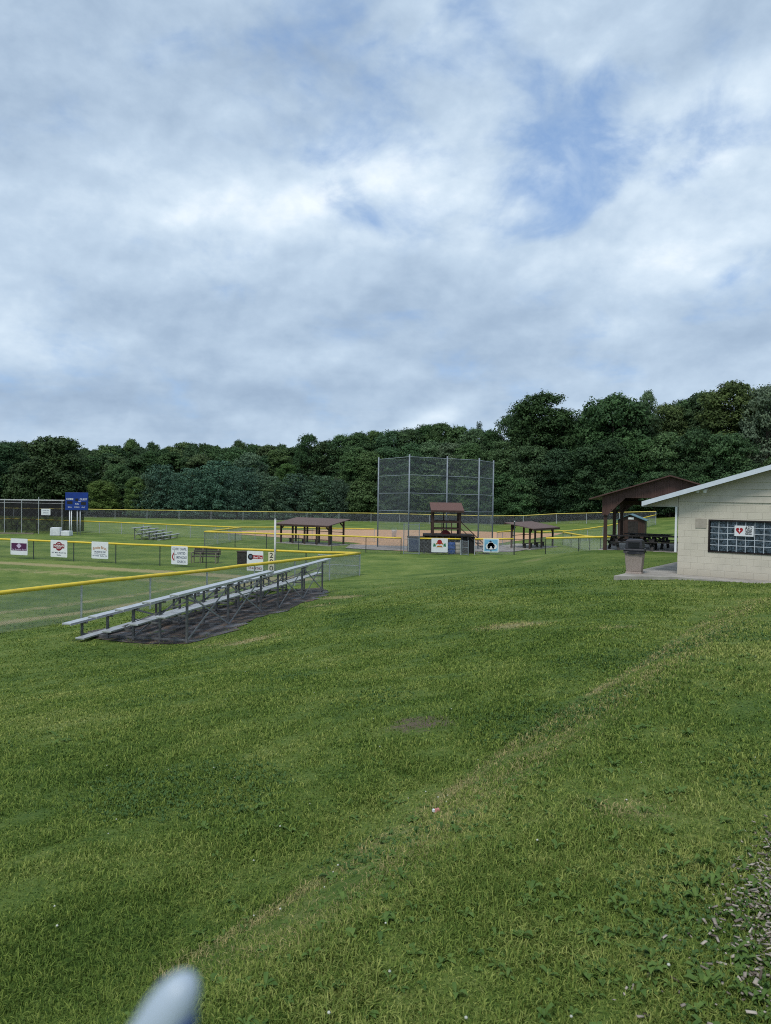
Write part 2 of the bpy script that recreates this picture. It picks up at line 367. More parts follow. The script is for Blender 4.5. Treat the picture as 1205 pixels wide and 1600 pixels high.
FENCE_LEFT = [(-64.0, 61.6), (-25.4, 48.3), (-1.34, 39.8)]
HOME = (3.5, 66.0)
def masks(X, Y):
    X = np.asarray(X, float); Y = np.asarray(Y, float)
    dry = np.zeros(X.shape); dirt = np.zeros(X.shape)
    d1, d2 = segd(X, Y, TRACK1), segd(X, Y, TRACK2)
    r = np.hypot(X, Y)
    dry = np.maximum(dry, 0.60 * np.exp(-(d1 / (0.062 + 0.005 * r)) ** 2) * (.55 + .9 * vnoise(X + 50, Y + 50, 1.9, 12))); dry = np.maximum(dry, 0.40 * np.exp(-(d2 / (0.30 + .012 * r)) ** 2))
    for (x, y, rr, a, k) in PATCH:
        g = np.exp(-(((X - x) / (rr * 1.25)) ** 2 + ((Y - y) / rr) ** 2))
        if k: dirt = np.maximum(dirt, a * g * .8)
        else: dry = np.maximum(dry, a * g * 1.1)
    dl, dn = segd(X, Y, FENCE_LEFT), segd(X, Y, FENCE_NEAR)
    inside = (Y < np.interp(X, [-64, -25.4, -1.3], [61, 47.6, 39.2]))
    dry = np.maximum(dry, np.where(inside & (X < np.interp(Y, [-20, 10, 24.2, 39.8], [-34, -17.8, -10.1, -1.6]) - 1), 0.95 * np.exp(-((dl - 2.6) / .8) ** 2) + 0.55 * np.exp(-((dl - 5.5) / 1.0) ** 2), 0.0))
    infield = (X < np.interp(Y, [-20, 10, 24.2, 39.8], [-34, -17.8, -10.1, -1.6])) & (Y < 40)
    dry = np.maximum(dry, np.where(infield, 0.85 * np.exp(-((dn - 3.0) / .7) ** 2) + 0.6 * np.exp(-((dn - 5.4) / .5) ** 2) + 0.4 * np.exp(-((dn - 1.0) / .3) ** 2), 0.0))
    dry = np.maximum(dry, 0.8 * np.exp(-(((X - 30.5) / 4.5) ** 2 + ((Y - 121) / 3.5) ** 2)))
    # wood-chip bed at the near right corner
    mx = np.array([p[0] for p in MULCH]); my = np.array([p[1] for p in MULCH]); o_ = np.argsort(my)
    edge = np.interp(Y, my[o_], mx[o_]); mul = sstep(-0.22, 0.28, X - edge) * sstep(-.5, .8, Y) * (1 - sstep(5.0, 7.5, Y)) * sstep(1.0, 1.5, X)
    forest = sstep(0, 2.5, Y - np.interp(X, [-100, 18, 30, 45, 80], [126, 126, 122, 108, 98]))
    hillside = sstep(-1.0, 3.0, X - np.interp(Y, [p[1] for p in TRACK1], [p[0] for p in TRACK1])) * (1 - sstep(17, 24, Y))
    return dry, dirt, mul, forest, hillside
xs = np.unique(np.concatenate([np.linspace(-1500, -140, 22), np.arange(-140, -32, 2.0), np.arange(-32, 26.01, .25), np.arange(27, 140, 2.0), np.linspace(140, 1500, 22)]))
ys = np.unique(np.concatenate([np.linspace(-300, -10, 14), np.arange(-10, 0, 1.0), np.arange(0, 62.01, .25), np.arange(63, 180, 2.0), np.linspace(180, 2200, 22)]))
GX, GY = np.meshgrid(xs, ys)
_small = (rng.random(GX.shape) - .5) * .018 * (np.hypot(GX, GY) < 60)
GZ = Hn(GX, GY) + _small
nx, ny = len(xs), len(ys)
idx = np.arange(nx * ny).reshape(ny, nx)
quads = np.stack([idx[:-1, :-1], idx[:-1, 1:], idx[1:, 1:], idx[1:, :-1]], -1).reshape(-1)

def turf(name, blade):
    m = bpy.data.materials.new(name); m.use_nodes = True; t = NT(m.node_tree); b = m.node_tree.nodes['Principled BSDF']
    pos = t.node('ShaderNodeNewGeometry').outputs['Position']
    p2 = t.scale(pos, 1, 1, 0.0)
    dry, dirt, mul, forest, hill = [t.attr(k) for k in ('dry', 'dirt', 'mulch', 'forest', 'hillside')]
    n1 = t.noise(p2, 0.32, 5, 0.6, 0.3); n2 = t.noise(p2, 1.7, 6, 0.65, 0.4); n3 = t.noise(p2, 9.0, 6, 0.7); n4 = t.noise(p2, 45.0, 4, 0.7)
    ns = t.noise(t.scale(p2, 0.10, 0.75, 1, rot=(0, 0, R(-8))), 1.0, 6, 0.6)          # bands left by the mower
    g = t.math('ADD', t.math('SUBTRACT', t.math('MULTIPLY', n1, 0.66), 0.13), t.math('MULTIPLY', n2, 0.32))
    g = t.math('ADD', g, t.math('MULTIPLY', ns, 0.28))
    if blade:
        g = t.math('ADD', g, t.math('MULTIPLY', t.math('SUBTRACT', t.attr('rnd'), 0.5), 0.20)); g = t.math('ADD', g, t.math('MULTIPLY', t.math('SUBTRACT', n3, 0.5), 0.30))
    else:
        g = t.math('ADD', g, t.math('MULTIPLY', t.math('SUBTRACT', n3, 0.5), 0.48)); g = t.math('ADD', g, t.math('MULTIPLY', t.math('SUBTRACT', n4, 0.5), 0.5))
    g = t.math('ADD', g, t.math('MULTIPLY', hill, 0.085))
    rp = t.node('ShaderNodeValToRGB'); t.put(rp.inputs[0], g); e = rp.color_ramp.elements
    for i, (p_, c_) in enumerate([(.28, (.041, .077, .016)), (.42, (.086, .141, .028)), (.56, (.145, .196, .044)), (.72, (.24, .265, .086))]):
        k = e[i] if i < 2 else e.new(p_); k.position = p_; k.color = (*c_, 1)
    col = rp.outputs[0]
    if blade: dn = t.math('ADD', dry, t.math('MULTIPLY', t.math('SUBTRACT', t.attr('rnd2'), 0.5), 0.85))
    else: dn = t.math('ADD', dry, t.math('ADD', t.math('MULTIPLY', t.math('SUBTRACT', n3, 0.5), 1.1), t.math('MULTIPLY', t.math('SUBTRACT', n2, 0.5), 0.9)))
    col = t.mix(t.math('MULTIPLY', t.ss(dn, 0.30, 0.78), 0.85), col, t.mix(n2, (.37, .30, .16), (.28, .25, .12)))
    if not blade:
        dd = t.math('ADD', dirt, t.math('MULTIPLY', t.math('SUBTRACT', n3, 0.5), 0.9))
        col = t.mix(t.ss(dd, 0.35, 0.6), col, t.mix(n4, (.115, .085, .06), (.20, .155, .115)))
        md = t.math('ADD', mul, t.math('MULTIPLY', t.math('SUBTRACT', n3, 0.5), 0.8))
        col = t.mix(t.ss(md, 0.35, 0.6), col, t.mix(n4, (.055, .040, .030), (.14, .11, .085)))
        col = t.mix(t.attr('lawn'), col, t.mix(1.0, col, (.80, .84, .80), 'MULTIPLY'))
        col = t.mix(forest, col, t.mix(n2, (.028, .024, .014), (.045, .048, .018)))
        bp = t.node('ShaderNodeBump'); bp.inputs['Strength'].default_value = 0.6; bp.inputs['Distance'].default_value = 0.05
        t.put(bp.inputs['Height'], t.math('ADD', n4, t.math('MULTIPLY', n3, 0.8))); t.put(b.inputs['Normal'], bp.outputs[0])
    b.inputs['Roughness'].default_value = 0.85; b.inputs['Specular IOR Level'].default_value = 0.12
    if blade:
        col = t.mix(1.0, col, t.mix(t.attr('rnd'), (.88, .93, .88), (1.75, 1.66, 1.60)), 'MULTIPLY')
        tr = t.node('ShaderNodeBsdfTranslucent'); t.put(tr.inputs[0], col); t.put(b.inputs['Base Color'], col)
        mx = t.node('ShaderNodeMixShader'); mx.inputs[0].default_value = 0.3
        t.put(mx.inputs[1], b.outputs[0]); t.put(mx.inputs[2], tr.outputs[0]); t.put(t.n['Material Output'].inputs[0], mx.outputs[0])
    else: t.put(b.inputs['Base Color'], col)
    return m
M['turf'] = turf('mown_turf', False); M['blade'] = turf('grass_blades', True)
_m = masks(GX, GY)
ground = np_mesh('ground', np.stack([GX, GY, GZ], -1).reshape(-1, 3), quads, 4, M['turf'],
                 dict(dry=_m[0].ravel(), dirt=_m[1].ravel(), mulch=_m[2].ravel(), forest=_m[3].ravel(), hillside=_m[4].ravel(), lawn=(sstep(.25, .8, GZ) * (1 - sstep(40, 52, GY))).ravel()))
ground.data.polygons.foreach_set('use_smooth', [True] * len(ground.data.polygons))
tag(ground, kind='structure')

# ------------------------------------------------------------------ grass blades (denser towards the place one stands)
PAD = [gpt(*p) for p in [(128, 999), (200, 1004), (300, 1004), (372, 981), (450, 953), (512, 930), (506, 919), (470, 921), (360, 945), (250, 970), (150, 985)]]
def inpoly(X, Y, poly):
    c = np.zeros(X.shape, bool); n = len(poly)
    for i in range(n):
        x0, y0 = poly[i]; x1, y1 = poly[(i + 1) % n]
        if y0 == y1: continue
        k = ((y0 > Y) != (y1 > Y)) & (X < (x1 - x0) * (Y - y0) / (y1 - y0) + x0); c ^= k
    return c
U_B = Vector((.8, -.6, 0)); V_B = Vector((.6, .8, 0))
SLABZ = 2.0
SLAB = [tuple(onz(x, y, SLABZ).xy) for x, y in [(959, 899.5), (1058, 901), (1205, 913.5), (1330, 926)]]
_c0 = Vector((*SLAB[0], 0)); _e0 = _c0 + V_B * 12.5
SLAB += [tuple((Vector((*SLAB[-1], 0)) + V_B * 12).xy), tuple((_e0 + U_B * 4).xy), tuple(_e0.xy)]
NB = 1000000
rr = np.exp(rng.uniform(np.log(1.7), np.log(38.0), NB)); th = rng.uniform(-R(39), R(39), NB)
bx, by = rr * np.sin(th), rr * np.cos(th)
md = masks(bx, by)
keep = (rng.random(NB) > md[1] * .95) & (rng.random(NB) > md[2] * .72) & (rng.random(NB) > md[0] * .5) & ~inpoly(bx + rng.normal(0, .22, NB), by + rng.normal(0, .55, NB), PAD) & ~inpoly(bx, by, SLAB)
# worn gaps and thick tufts from a cheap value noise
tuft = .5 * vnoise(bx, by, 2.3, 1) + .3 * vnoise(bx, by, 6.1, 2) + .2 * vnoise(bx, by, 15, 3)
keep &= rng.random(NB) < 1 - sstep(15, 37, rr)
keep &= rng.random(NB) < .80 + 1.0 * (tuft - .4)
bx, by, rr, tuft = bx[keep], by[keep], rr[keep], tuft[keep]; md = [a[keep] for a in md]; nb = len(bx)
bz = Hn(bx, by)
hgt = (.012 + .024 * rng.random(nb) ** 1.7) * (.30 + 1.5 * tuft) * (1 + .012 * rr)
wid = (.0015 + .0014 * rng.random(nb)) * np.maximum(1.0, rr / 3.0) ** .85
lean = rng.uniform(.15, 1.25, nb); az = rng.uniform(0, 2 * np.pi, nb); face = az + rng.uniform(-.9, .9, nb)
lx, ly = np.cos(az), np.sin(az); wx, wy = -np.sin(face), np.cos(face)
base = np.stack([bx, by, bz - .004], -1); W_ = np.stack([wx * wid, wy * wid, np.zeros(nb)], -1)
mid = base + np.stack([lx * hgt * .32 * lean, ly * hgt * .32 * lean, hgt * .62], -1)
tip = base + np.stack([lx * hgt * 1.0 * lean, ly * hgt * 1.0 * lean, hgt * (1.05 - .35 * lean)], -1)
V5 = np.stack([base - W_, base + W_, mid + W_ * .8, mid - W_ * .8, tip], 1).reshape(-1, 3)
o5 = (np.arange(nb) * 5)[:, None]
tri = np.concatenate([o5 + np.array([[0, 1, 2]]), o5 + np.array([[0, 2, 3]]), o5 + np.array([[3, 2, 4]])], 1).reshape(-1)
rep = lambda a: np.repeat(a, 5)
grass = np_mesh('grass', V5, tri, 3, M['blade'], dict(dry=rep(md[0]), dirt=rep(md[1]), mulch=rep(md[2]), forest=rep(md[3]), hillside=rep(md[4]), rnd=rep(rng.random(nb)), rnd2=rep(rng.random(nb))))
tag(grass, 'short mown green grass covering the sloping lawn', 'grass', kind='stuff')

# broad-leaved weeds, clover heads and wood chips
def leafy(name, spots, m, label, cat, w0=.13, w1=.26):
    vs, fs, rn = [], [], []
    for (x, y, size, n, up) in spots:
        z = H(x, y); a0 = random.random() * 6.28; r0 = random.random()
        for k in range(n):
            a = a0 + k * 6.283 / n + random.uniform(-1.3, 1.3); L = size * random.uniform(.55, 1.1); wd = L * random.uniform(w0, w1)
            d = Vector((math.cos(a), math.sin(a), 0)); q = Vector((-d.y, d.x, 0)); u = up * random.uniform(.5, 1.3); p = Vector((x, y, z + .004))
            pts = []
            for f, wf, hz in ((0, .25, 0), (.35, .9, .75), (.7, 1.0, 1.0), (1.0, .12, .75)):
                c = p + d * L * f + Vector((0, 0, hz * L * u)); e = q * wd * wf; lift = Vector((0, 0, wd * .35 * wf))
                pts += [c - e + lift, c, c + e + lift]
            o = len(vs); vs += pts; rn += [r0 * .5 + random.random() * .5] * len(pts)
            for i in range(3):
                for j in range(2): fs += [o + i * 3 + j, o + i * 3 + j + 1, o + i * 3 + j + 4, o + i * 3 + j + 3]
    ob = np_mesh(name, np.array([tuple(v) for v in vs]), np.array(fs), 4, m, dict(rnd=np.array(rn)))
    return tag(ob, label, cat, kind='stuff')
def leafmat(name, c1, c2, trans=.25):
    m = bpy.data.materials.new(name); m.use_nodes = True; t = NT(m.node_tree); b = m.node_tree.nodes['Principled BSDF']
    col = t.mix(t.attr('rnd'), c1, c2); t.put(b.inputs['Base Color'], col); b.inputs['Roughness'].default_value = .6; b.inputs['Specular IOR Level'].default_value = .25
    tr = t.node('ShaderNodeBsdfTranslucent'); t.put(tr.inputs[0], col); mx = t.node('ShaderNodeMixShader'); mx.inputs[0].default_value = trans
    t.put(mx.inputs[1], b.outputs[0]); t.put(mx.inputs[2], tr.outputs[0]); t.put(t.n['Material Output'].inputs[0], mx.outputs[0])
    return m
M['weed'] = leafmat('weed_leaf', (.058, .120, .022), (.135, .215, .046))
M['chip'] = leafmat('bleached_wood_chip', (.09, .068, .05), (.44, .385, .32), 0.0)
spots = []
for _ in range(1100):
    r = math.exp(random.uniform(math.log(2.0), math.log(17))); a = random.uniform(-R(34), R(34)); x, y = r * math.sin(a), r * math.cos(a)
    if vnoise(np.array([x]), np.array([y]), .7, 9)[0] < .45: continue
    for _k2 in range(random.choice((1, 1, 2, 3))):
        spots.append((x + random.gauss(0, .09), y + random.gauss(0, .09), random.uniform(.016, .044) * (1 + .03 * r), random.randint(3, 7), random.uniform(.1, .7)))
for _ in range(170):                                     # thicker weeds along the edge of the wood chips
    t_ = random.random() ** .8 * (len(MULCH) - 3); i = int(t_); f = t_ - i
    x = MULCH[i][0] * (1 - f) + MULCH[i + 1][0] * f + random.gauss(-.03, .22); y = MULCH[i][1] * (1 - f) + MULCH[i + 1][1] * f + random.gauss(0, .15)
    spots.append((x, y, random.uniform(.018, .052), random.randint(5, 9), random.uniform(.25, .9)))
leafy('broadleaf_weeds', spots, M['weed'], 'broad-leaved weeds scattered through the lawn and chip edge', 'weeds')
cl = []
for _ in range(30000):
    r = math.exp(random.uniform(math.log(2.0), math.log(11))); a = random.uniform(-R(33), R(33)); x, y = r * math.sin(a), r * math.cos(a)
    if vnoise(np.array([x + 40]), np.array([y + 40]), .8, 21)[0] + .25 * random.random() < .70: continue
    cl.append((x, y, random.uniform(.009, .017) * (1 + .05 * r), 3, random.uniform(.7, 1.6)))
M['clover'] = leafmat('clover_leaf', (.045, .100, .022), (.095, .170, .045))
leafy('clover_leaves', cl, M['clover'], 'dark green clover growing in patches through the lawn', 'clover', .32, .48)
mb = MB()
def puff(x, y, s):
    z = H(x, y); mb.lathe([(s * .35, 0), (s * .95, s * .45), (s, s * .9), (s * .6, s * 1.4), (s * .1, s * 1.55)], 7, (x, y, z + .018))
for _ in range(110):
    r = math.exp(random.uniform(math.log(2.1), math.log(13))); a = random.uniform(-R(33), R(33)); x, y = r * math.sin(a), r * math.cos(a)
    if vnoise(np.array([x]), np.array([y]), .9, 5)[0] > .5 or random.random() < .3: puff(x, y, random.uniform(.0035, .006))
tag(mb.build('clover_flowers', mat('clover_white', (.55, .56, .48), .8), smooth=True), 'tiny white clover heads dotted over the lawn', 'clover', kind='stuff')
cv, cf, cr = [], [], []
mxs = np.array([p[0] for p in MULCH]); mys = np.array([p[1] for p in MULCH])
for _ in range(36000):
    y = random.uniform(1.7, 6.8); e = np.interp(y, mys, mxs); x = e + abs(random.gauss(0, .9)) - .18 + random.random() * .25
    if random.random() > float(masks(np.array([x]), np.array([y]))[2][0]) + .04: continue
    L = random.choice((.5, .7, .9, 1.6)) * random.uniform(.007, .024); wd, tk = min(L * .8, random.uniform(.004, .016)), random.uniform(.0015, .005)
    a, b_, z = random.random() * 6.28, random.gauss(0, .3), H(x, y) + random.uniform(.0, .028)
    d = Vector((math.cos(a) * math.cos(b_), math.sin(a) * math.cos(b_), math.sin(b_))); q = Vector((-math.sin(a), math.cos(a), random.gauss(0, .3))).normalized(); u = d.cross(q)
    o = len(cv); c = Vector((x, y, z + .006))
    for s0 in (-1, 1):
        for (s1, s2) in ((-1, -1), (1, -1), (1, 1), (-1, 1)): cv.append(tuple(c + d * L / 2 * s0 + q * wd / 2 * s1 * random.uniform(.5, 1) + u * tk / 2 * s2))
    cf += [o, o + 3, o + 2, o + 1, o + 4, o + 5, o + 6, o + 7, o, o + 1, o + 5, o + 4, o + 1, o + 2, o + 6, o + 5, o + 2, o + 3, o + 7, o + 6, o + 3, o, o + 4, o + 7]
    cr += [random.random()] * 8
tag(np_mesh('wood_chips', np.array(cv), np.array(cf), 4, M['chip'], dict(rnd=np.array(cr))), 'bleached wood chips scattered at the edge of the lawn', 'wood chips', kind='stuff')

# ------------------------------------------------------------------ sheets laid on the ground
def sheet(name, poly, m, lift, step=.5, z=None, rough_edge=0.0):
    """polygon draped over the terrain as a fan-free grid strip"""
    pts = []
    n = len(poly)
    for i in range(n):
        (x0, y0), (x1, y1) = poly[i], poly[(i + 1) % n]; L = math.hypot(x1 - x0, y1 - y0); k = max(1, int(L / step))
        for j in range(k):
            f = j / k; pts.append((x0 + (x1 - x0) * f + random.gauss(0, rough_edge), y0 + (y1 - y0) * f + random.gauss(0, rough_edge)))
    import bmesh
    bm = bmesh.new(); vs = [bm.verts.new((x, y, 0)) for x, y in pts]; bm.faces.new(vs)
    bmesh.ops.triangulate(bm, faces=bm.faces[:])
    x0, x1 = min(p[0] for p in pts), max(p[0] for p in pts); y0, y1 = min(p[1] for p in pts), max(p[1] for p in pts)
    for k in range(int((x1 - x0) / step) + 1): bmesh.ops.bisect_plane(bm, geom=bm.verts[:] + bm.edges[:] + bm.faces[:], plane_co=(x0 + k * step, 0, 0), plane_no=(1, 0, 0))
    for k in range(int((y1 - y0) / step) + 1): bmesh.ops.bisect_plane(bm, geom=bm.verts[:] + bm.edges[:] + bm.faces[:], plane_co=(0, y0 + k * step, 0), plane_no=(0, 1, 0))
    cc = np.array([v.co[:2] for v in bm.verts]); zz = Hn(cc[:, 0], cc[:, 1]) if z is None else np.full(len(cc), z)
    for v, q in zip(bm.verts, zz): v.co.z = q + lift
    bmesh.ops.recalc_face_normals(bm, faces=bm.faces[:])
    if bm.faces and sum(f.normal.z for f in bm.faces) < 0: bmesh.ops.reverse_faces(bm, faces=bm.faces[:])
    me = bpy.data.meshes.new(name); bm.to_mesh(me); bm.free(); me.materials.append(m)
    o = bpy.data.objects.new(name, me); C.objects.link(o); return tag(o, kind='structure')
M['clay'] = mat('infield_clay', (.52, .315, .175), .9, 0, .16, .5, .2, 8, col2=(.46, .27, .15))
M['gravel'] = mat('grey_gravel_path', (.30, .275, .26), .9, 0, .22, 2.0, .4, 30)
M['concrete'] = mat('weathered_concrete', (.37, .345, .31), .85, 0, .2, 1.6, .2, 40)
m = bpy.data.materials.new('worn_asphalt'); m.use_nodes = True; t = NT(m.node_tree); b_ = m.node_tree.nodes['Principled BSDF']; oc = t.node('ShaderNodeTexCoord').outputs['Object']
k1, k2, k3 = t.noise(oc, .9, 6, .7, .5), t.noise(oc, 3.2, 6, .7), t.noise(oc, 22, 4, .7)
cc = t.mix(t.ss(k1, .40, .52), (.13, .13, .14), (.030, .025, .022)); cc = t.mix(t.ss(t.math('ADD', t.math('MULTIPLY', k2, .8), t.math('MULTIPLY', k3, .25)), .53, .62), cc, (.125, .08, .055)); cc = t.mix(t.ss(k3, .62, .72), cc, (.20, .185, .17))
cc = t.mix(t.ss(t.noise(oc, 1.6, 5, .7), .60, .68), cc, (.05, .09, .025))
t.put(b_.inputs['Base Color'], cc); b_.inputs['Roughness'].default_value = .85; bp = t.node('ShaderNodeBump'); bp.inputs['Strength'].default_value = .7; bp.inputs['Distance'].default_value = .03; t.put(bp.inputs['Height'], t.math('ADD', k2, k3)); t.put(b_.inputs['Normal'], bp.outputs[0]); M['padmat'] = m
sheet('asphalt_pad', PAD, M['padmat'], .014, .35, rough_edge=.13)
ax = R(8)                                       # the diamond is turned a little to the left
def fld(u, v):                                  # u along the left foul line, v along the right one
    dl = Vector((-math.sin(R(45) + ax), math.cos(R(45) + ax))); dr = Vector((math.sin(R(45) - ax), math.cos(R(45) - ax)))
    return (HOME[0] + dl.x * u + dr.x * v, HOME[1] + dl.y * u + dr.y * v)
poly = [(HOME[0] + 6.5 * math.cos(a), HOME[1] - 1.5 + 6.0 * math.sin(a)) for a in np.linspace(R(150), R(390), 18)]
poly += [(HOME[0] + 29 * math.sin(a), HOME[1] + 29 * math.cos(a)) for a in np.linspace(R(38), R(-54), 26)]
sheet('infield_dirt', poly, M['clay'], .02, 3.0, rough_edge=.12)
sheet('gravel_path', [tuple(onz(x, y, 0).xy) for x, y in [(540, 857), (600, 860), (800, 862), (845, 856), (800, 851.5), (700, 854), (600, 853), (545, 851)]], M['gravel'], .035, 2.0, rough_edge=.1)
# ------------------------------------------------------------------ chain-link fences
def chain(mb, p0, p1, h0, h1, s=.075, wv=.0055):
    """woven wire between two posts: two families of slanting wires from height h0 to h1 above the ground points"""
    p0, p1 = Vector(p0), Vector(p1); d = Vector((p1.x - p0.x, p1.y - p0.y, 0)); L = d.length; d.normalize(); n_ = Vector((-d.y, d.x, 0)); Hh = h1 - h0
    def P(u, v, sgn): 
        f = u / L; return Vector((p0.x + (p1.x - p0.x) * f, p0.y + (p1.y - p0.y) * f, p0.z + (p1.z - p0.z) * f + h0 + v)) + n_ * (.002 * sgn)
    for sg in (1, -1):
        c = -Hh + s * random.random()
        while c < L:
            ua, ub = max(0, c), min(L, c + Hh)
            if ub - ua > .01:
                if sg == 1: a, b = P(ua, ua - c, 1), P(ub, ub - c, 1)
                else: a, b = P(ua, Hh - (ua - c), -1), P(ub, Hh - (ub - c), -1)
                t = (b - a).normalized(); q = t.cross(n_)
                k = [q * wv * .5 - n_ * wv * .25, q * -wv * .5 - n_ * wv * .25, n_ * wv * .5]
                mb.add([a + e for e in k] + [b + e for e in k], [(0, 1, 4, 3), (1, 2, 5, 4), (2, 0, 3, 5)])
            c += s
def run(pts, step):
    out = []
    for (a, b) in zip(pts[:-1], pts[1:]):
        L = math.hypot(b[0] - a[0], b[1] - a[1]); n = max(1, round(L / step))
        out += [(a[0] + (b[0] - a[0]) * k / n, a[1] + (b[1] - a[1]) * k / n) for k in range(n)]
    out.append(pts[-1]); return out
def fence(name, label, pts, h, step=3.05, cap=.055, capm='yellow', postm='galv', wirem='wire', s=.075, wv=.0055, pr=.03, group=None, gaps=(), midrail=False, zfix=None, capgap=.0):
    ps = [(x, y, H(x, y) if zfix is None else zfix) for x, y in run(pts, step)]
    t = thing(name, label, 'fence', ps[0], 0, group)
    for p in ps:
        m_ = MB().tube([(p[0], p[1], p[2] - .15), (p[0], p[1], p[2] + h - .02)], pr, 8)
        m_.build('post', M[postm], t, rel=True, smooth=False)
    mb = MB()
    for a, b in zip(ps[:-1], ps[1:]): chain(mb, a, b, .03, h - .02, s, wv)
    mb.build('chain_link', M[wirem], t, rel=True)
    rails = MB().tube([(p[0], p[1], p[2] + h) for p in ps], .021, 6)
    if midrail: rails.tube([(p[0], p[1], p[2] + h * .5) for p in ps], .018, 6)
    rails.build('top_rail', M[postm], t, rel=True)
    if cap:
        cp = MB(); line = [Vector((p[0], p[1], p[2] + h + .012)) for p in ps]; fine = [line[0]]
        for a, b in zip(line[:-1], line[1:]):
            for k in (1, 2, 3): fine.append(a.lerp(b, k / 3) + Vector((0, 0, random.gauss(0, .006) if k < 3 else 0)))
        cp.tube(fine, cap, 10); cp.build('rail_cap', M[capm], t, rel=True, smooth=True)
    return t
nearpts = FENCE_NEAR[1:]
fence('chain_link_fence', 'yellow capped chain-link fence running behind the front bleachers to the field corner', nearpts, 1.2, cap=.068, s=.062, wv=.0068, pr=.034)
fence('chain_link_fence', 'yellow capped chain-link fence hung with white advertising signs beside the foul pole', FENCE_LEFT, 1.2, cap=.062, postm='post_dark', wirem='wire_dark', s=.09, wv=.004)
D_A = 56.0
fl1, fl2 = at(320, 831, 61), at(627, 841, D_A)
back = at(377, 822.5, 69.5); far_l = at(-60, 803, 86)
fence('chain_link_fence', 'yellow capped chain-link fence in front of the long brown dugout roof', [fl1.xy, fl2.xy], 1.2, cap=.06, postm='post_dark', wirem='wire_dark', s=.10, wv=.006)
fence('chain_link_fence', 'yellow capped chain-link fence passing behind the scoreboard and small bleachers to a sharp corner', [far_l.xy, at(190, 812, 77).xy, back.xy, fl1.xy], 1.2, cap=.06, s=.11, wv=.006)
fence('chain_link_fence', 'short yellow capped fence between the foul pole dugout and the red infield', [at(357, 822.5, 70).xy, at(440, 826.5, 71).xy, at(585, 830.5, 70).xy], 1.2, cap=.05, s=.11, wv=.006)
a1, a2 = at(656, 840, D_A), at(720, 840, D_A)
fence('chain_link_fence', 'short yellow capped fence below the scorers booth carrying the fruit sign', [a1.xy, a2.xy], 1.2, cap=.06, postm='galv', s=.10, wv=.006, step=2.1)
b1, b2 = at(742, 840, D_A), at(803.5, 840, D_A)
fence('chain_link_fence', 'short yellow capped fence right of the scorers booth carrying the blue sign', [b1.xy, b2.xy], 1.2, cap=.06, postm='galv', s=.10, wv=.006, step=3.1)
c1, c2 = at(853, 841, D_A), at(957, 839, 55); c3 = at(880, 831, 69)
fence('chain_link_fence', 'uncapped grey chain-link fence left of the open picnic pavilion', [b2.xy, c1.xy], 1.15, cap=0, postm='post_dark', wirem='wire_dark', s=.11, wv=.005, step=2.6)
fence('chain_link_fence', 'yellow capped fence making a hairpin corner beside the pavilion post', [c1.xy, c2.xy, c3.xy], 1.2, cap=.075, wirem='wire', postm='post_dark', s=.11, wv=.005)
fence('chain_link_fence', 'yellow capped fence rising to the right from the small dugout past the brown shed', [at(836, 831.6, 68).xy, at(965, 821, 80).xy, at(1025, 812, 92).xy], 1.2, cap=.06, s=.12, wv=.006)
fence('chain_link_fence', 'tall yellow capped outfield fence along the foot of the woods', [at(-140, 795, 121).xy, at(130, 795, 120).xy, at(580, 799, 120).xy, at(870, 805, 110).xy, at(1025, 805.5, 95).xy], 1.48, cap=.06, capm='yellow_pale', s=.16, wv=.008, step=5.2, pr=.04)
fence('chain_link_fence', 'short yellow capped return fence standing between the backstop and small dugout', [at(777, 823.5, 66).xy, at(786, 824, 67.5).xy, at(803, 822.5, 70).xy], 1.25, cap=.06, s=.11, wv=.006, step=2.0)
fence('chain_link_fence', 'grey end panel of chain-link closing the field corner by the bleachers', [(-1.34, 39.8), at(497, 880, 41.0).xy], 1.05, cap=0, s=.07, wv=.005, step=3.0, midrail=True)

# gate standing open in the fence below the scorers booth
def gate(name, label, p, q, h, mid):
    zb = H(p[0], p[1]); t = thing(name, label, 'gate', (p[0], p[1], zb))
    for e in (p, q): MB().tube([(e[0], e[1], zb - .1), (e[0], e[1], zb + h)], .032, 8).build('post', M['steel'], t, rel=True)
    mb = MB()
    for z in (.08, mid, h - .08): mb.tube([(p[0], p[1], zb + z), (q[0], q[1], zb + z)], .022, 6)
    mb.build('gate_frame', M['steel'], t, rel=True)
    mb = MB(); chain(mb, (p[0], p[1], zb), (q[0], q[1], zb), .08, h - .1, .08, .006); mb.build('chain_link', M['wire'], t, rel=True)
gate('tall_gate', 'tall narrow chain-link gate at the left end of the scorers booth', at(631, 850, 55.9).xy, at(655, 850, 55.9).xy, 2.35, 1.15)
gate('low_gate', 'low chain-link gate under the right end of the scorers booth', at(722, 850, 55.8).xy, at(732, 850, 55.4).xy, 1.15, .6)
t = thing('corner_pole', 'tall thin dark pole at the fence gap beside the blue sign', 'pole', at(803.5, 861, 55.8))
t.location.z = H(t.location.x, t.location.y)
MB().tube([(0, 0, -.1), (0, 0, 2.5)], .04, 8).build('shaft', M['post_dark'], t); MB().lathe([(.045, 0), (.05, .02), (.03, .06), (.005, .07)], 8, (0, 0, 2.5)).build('cap', M['galv'], t)

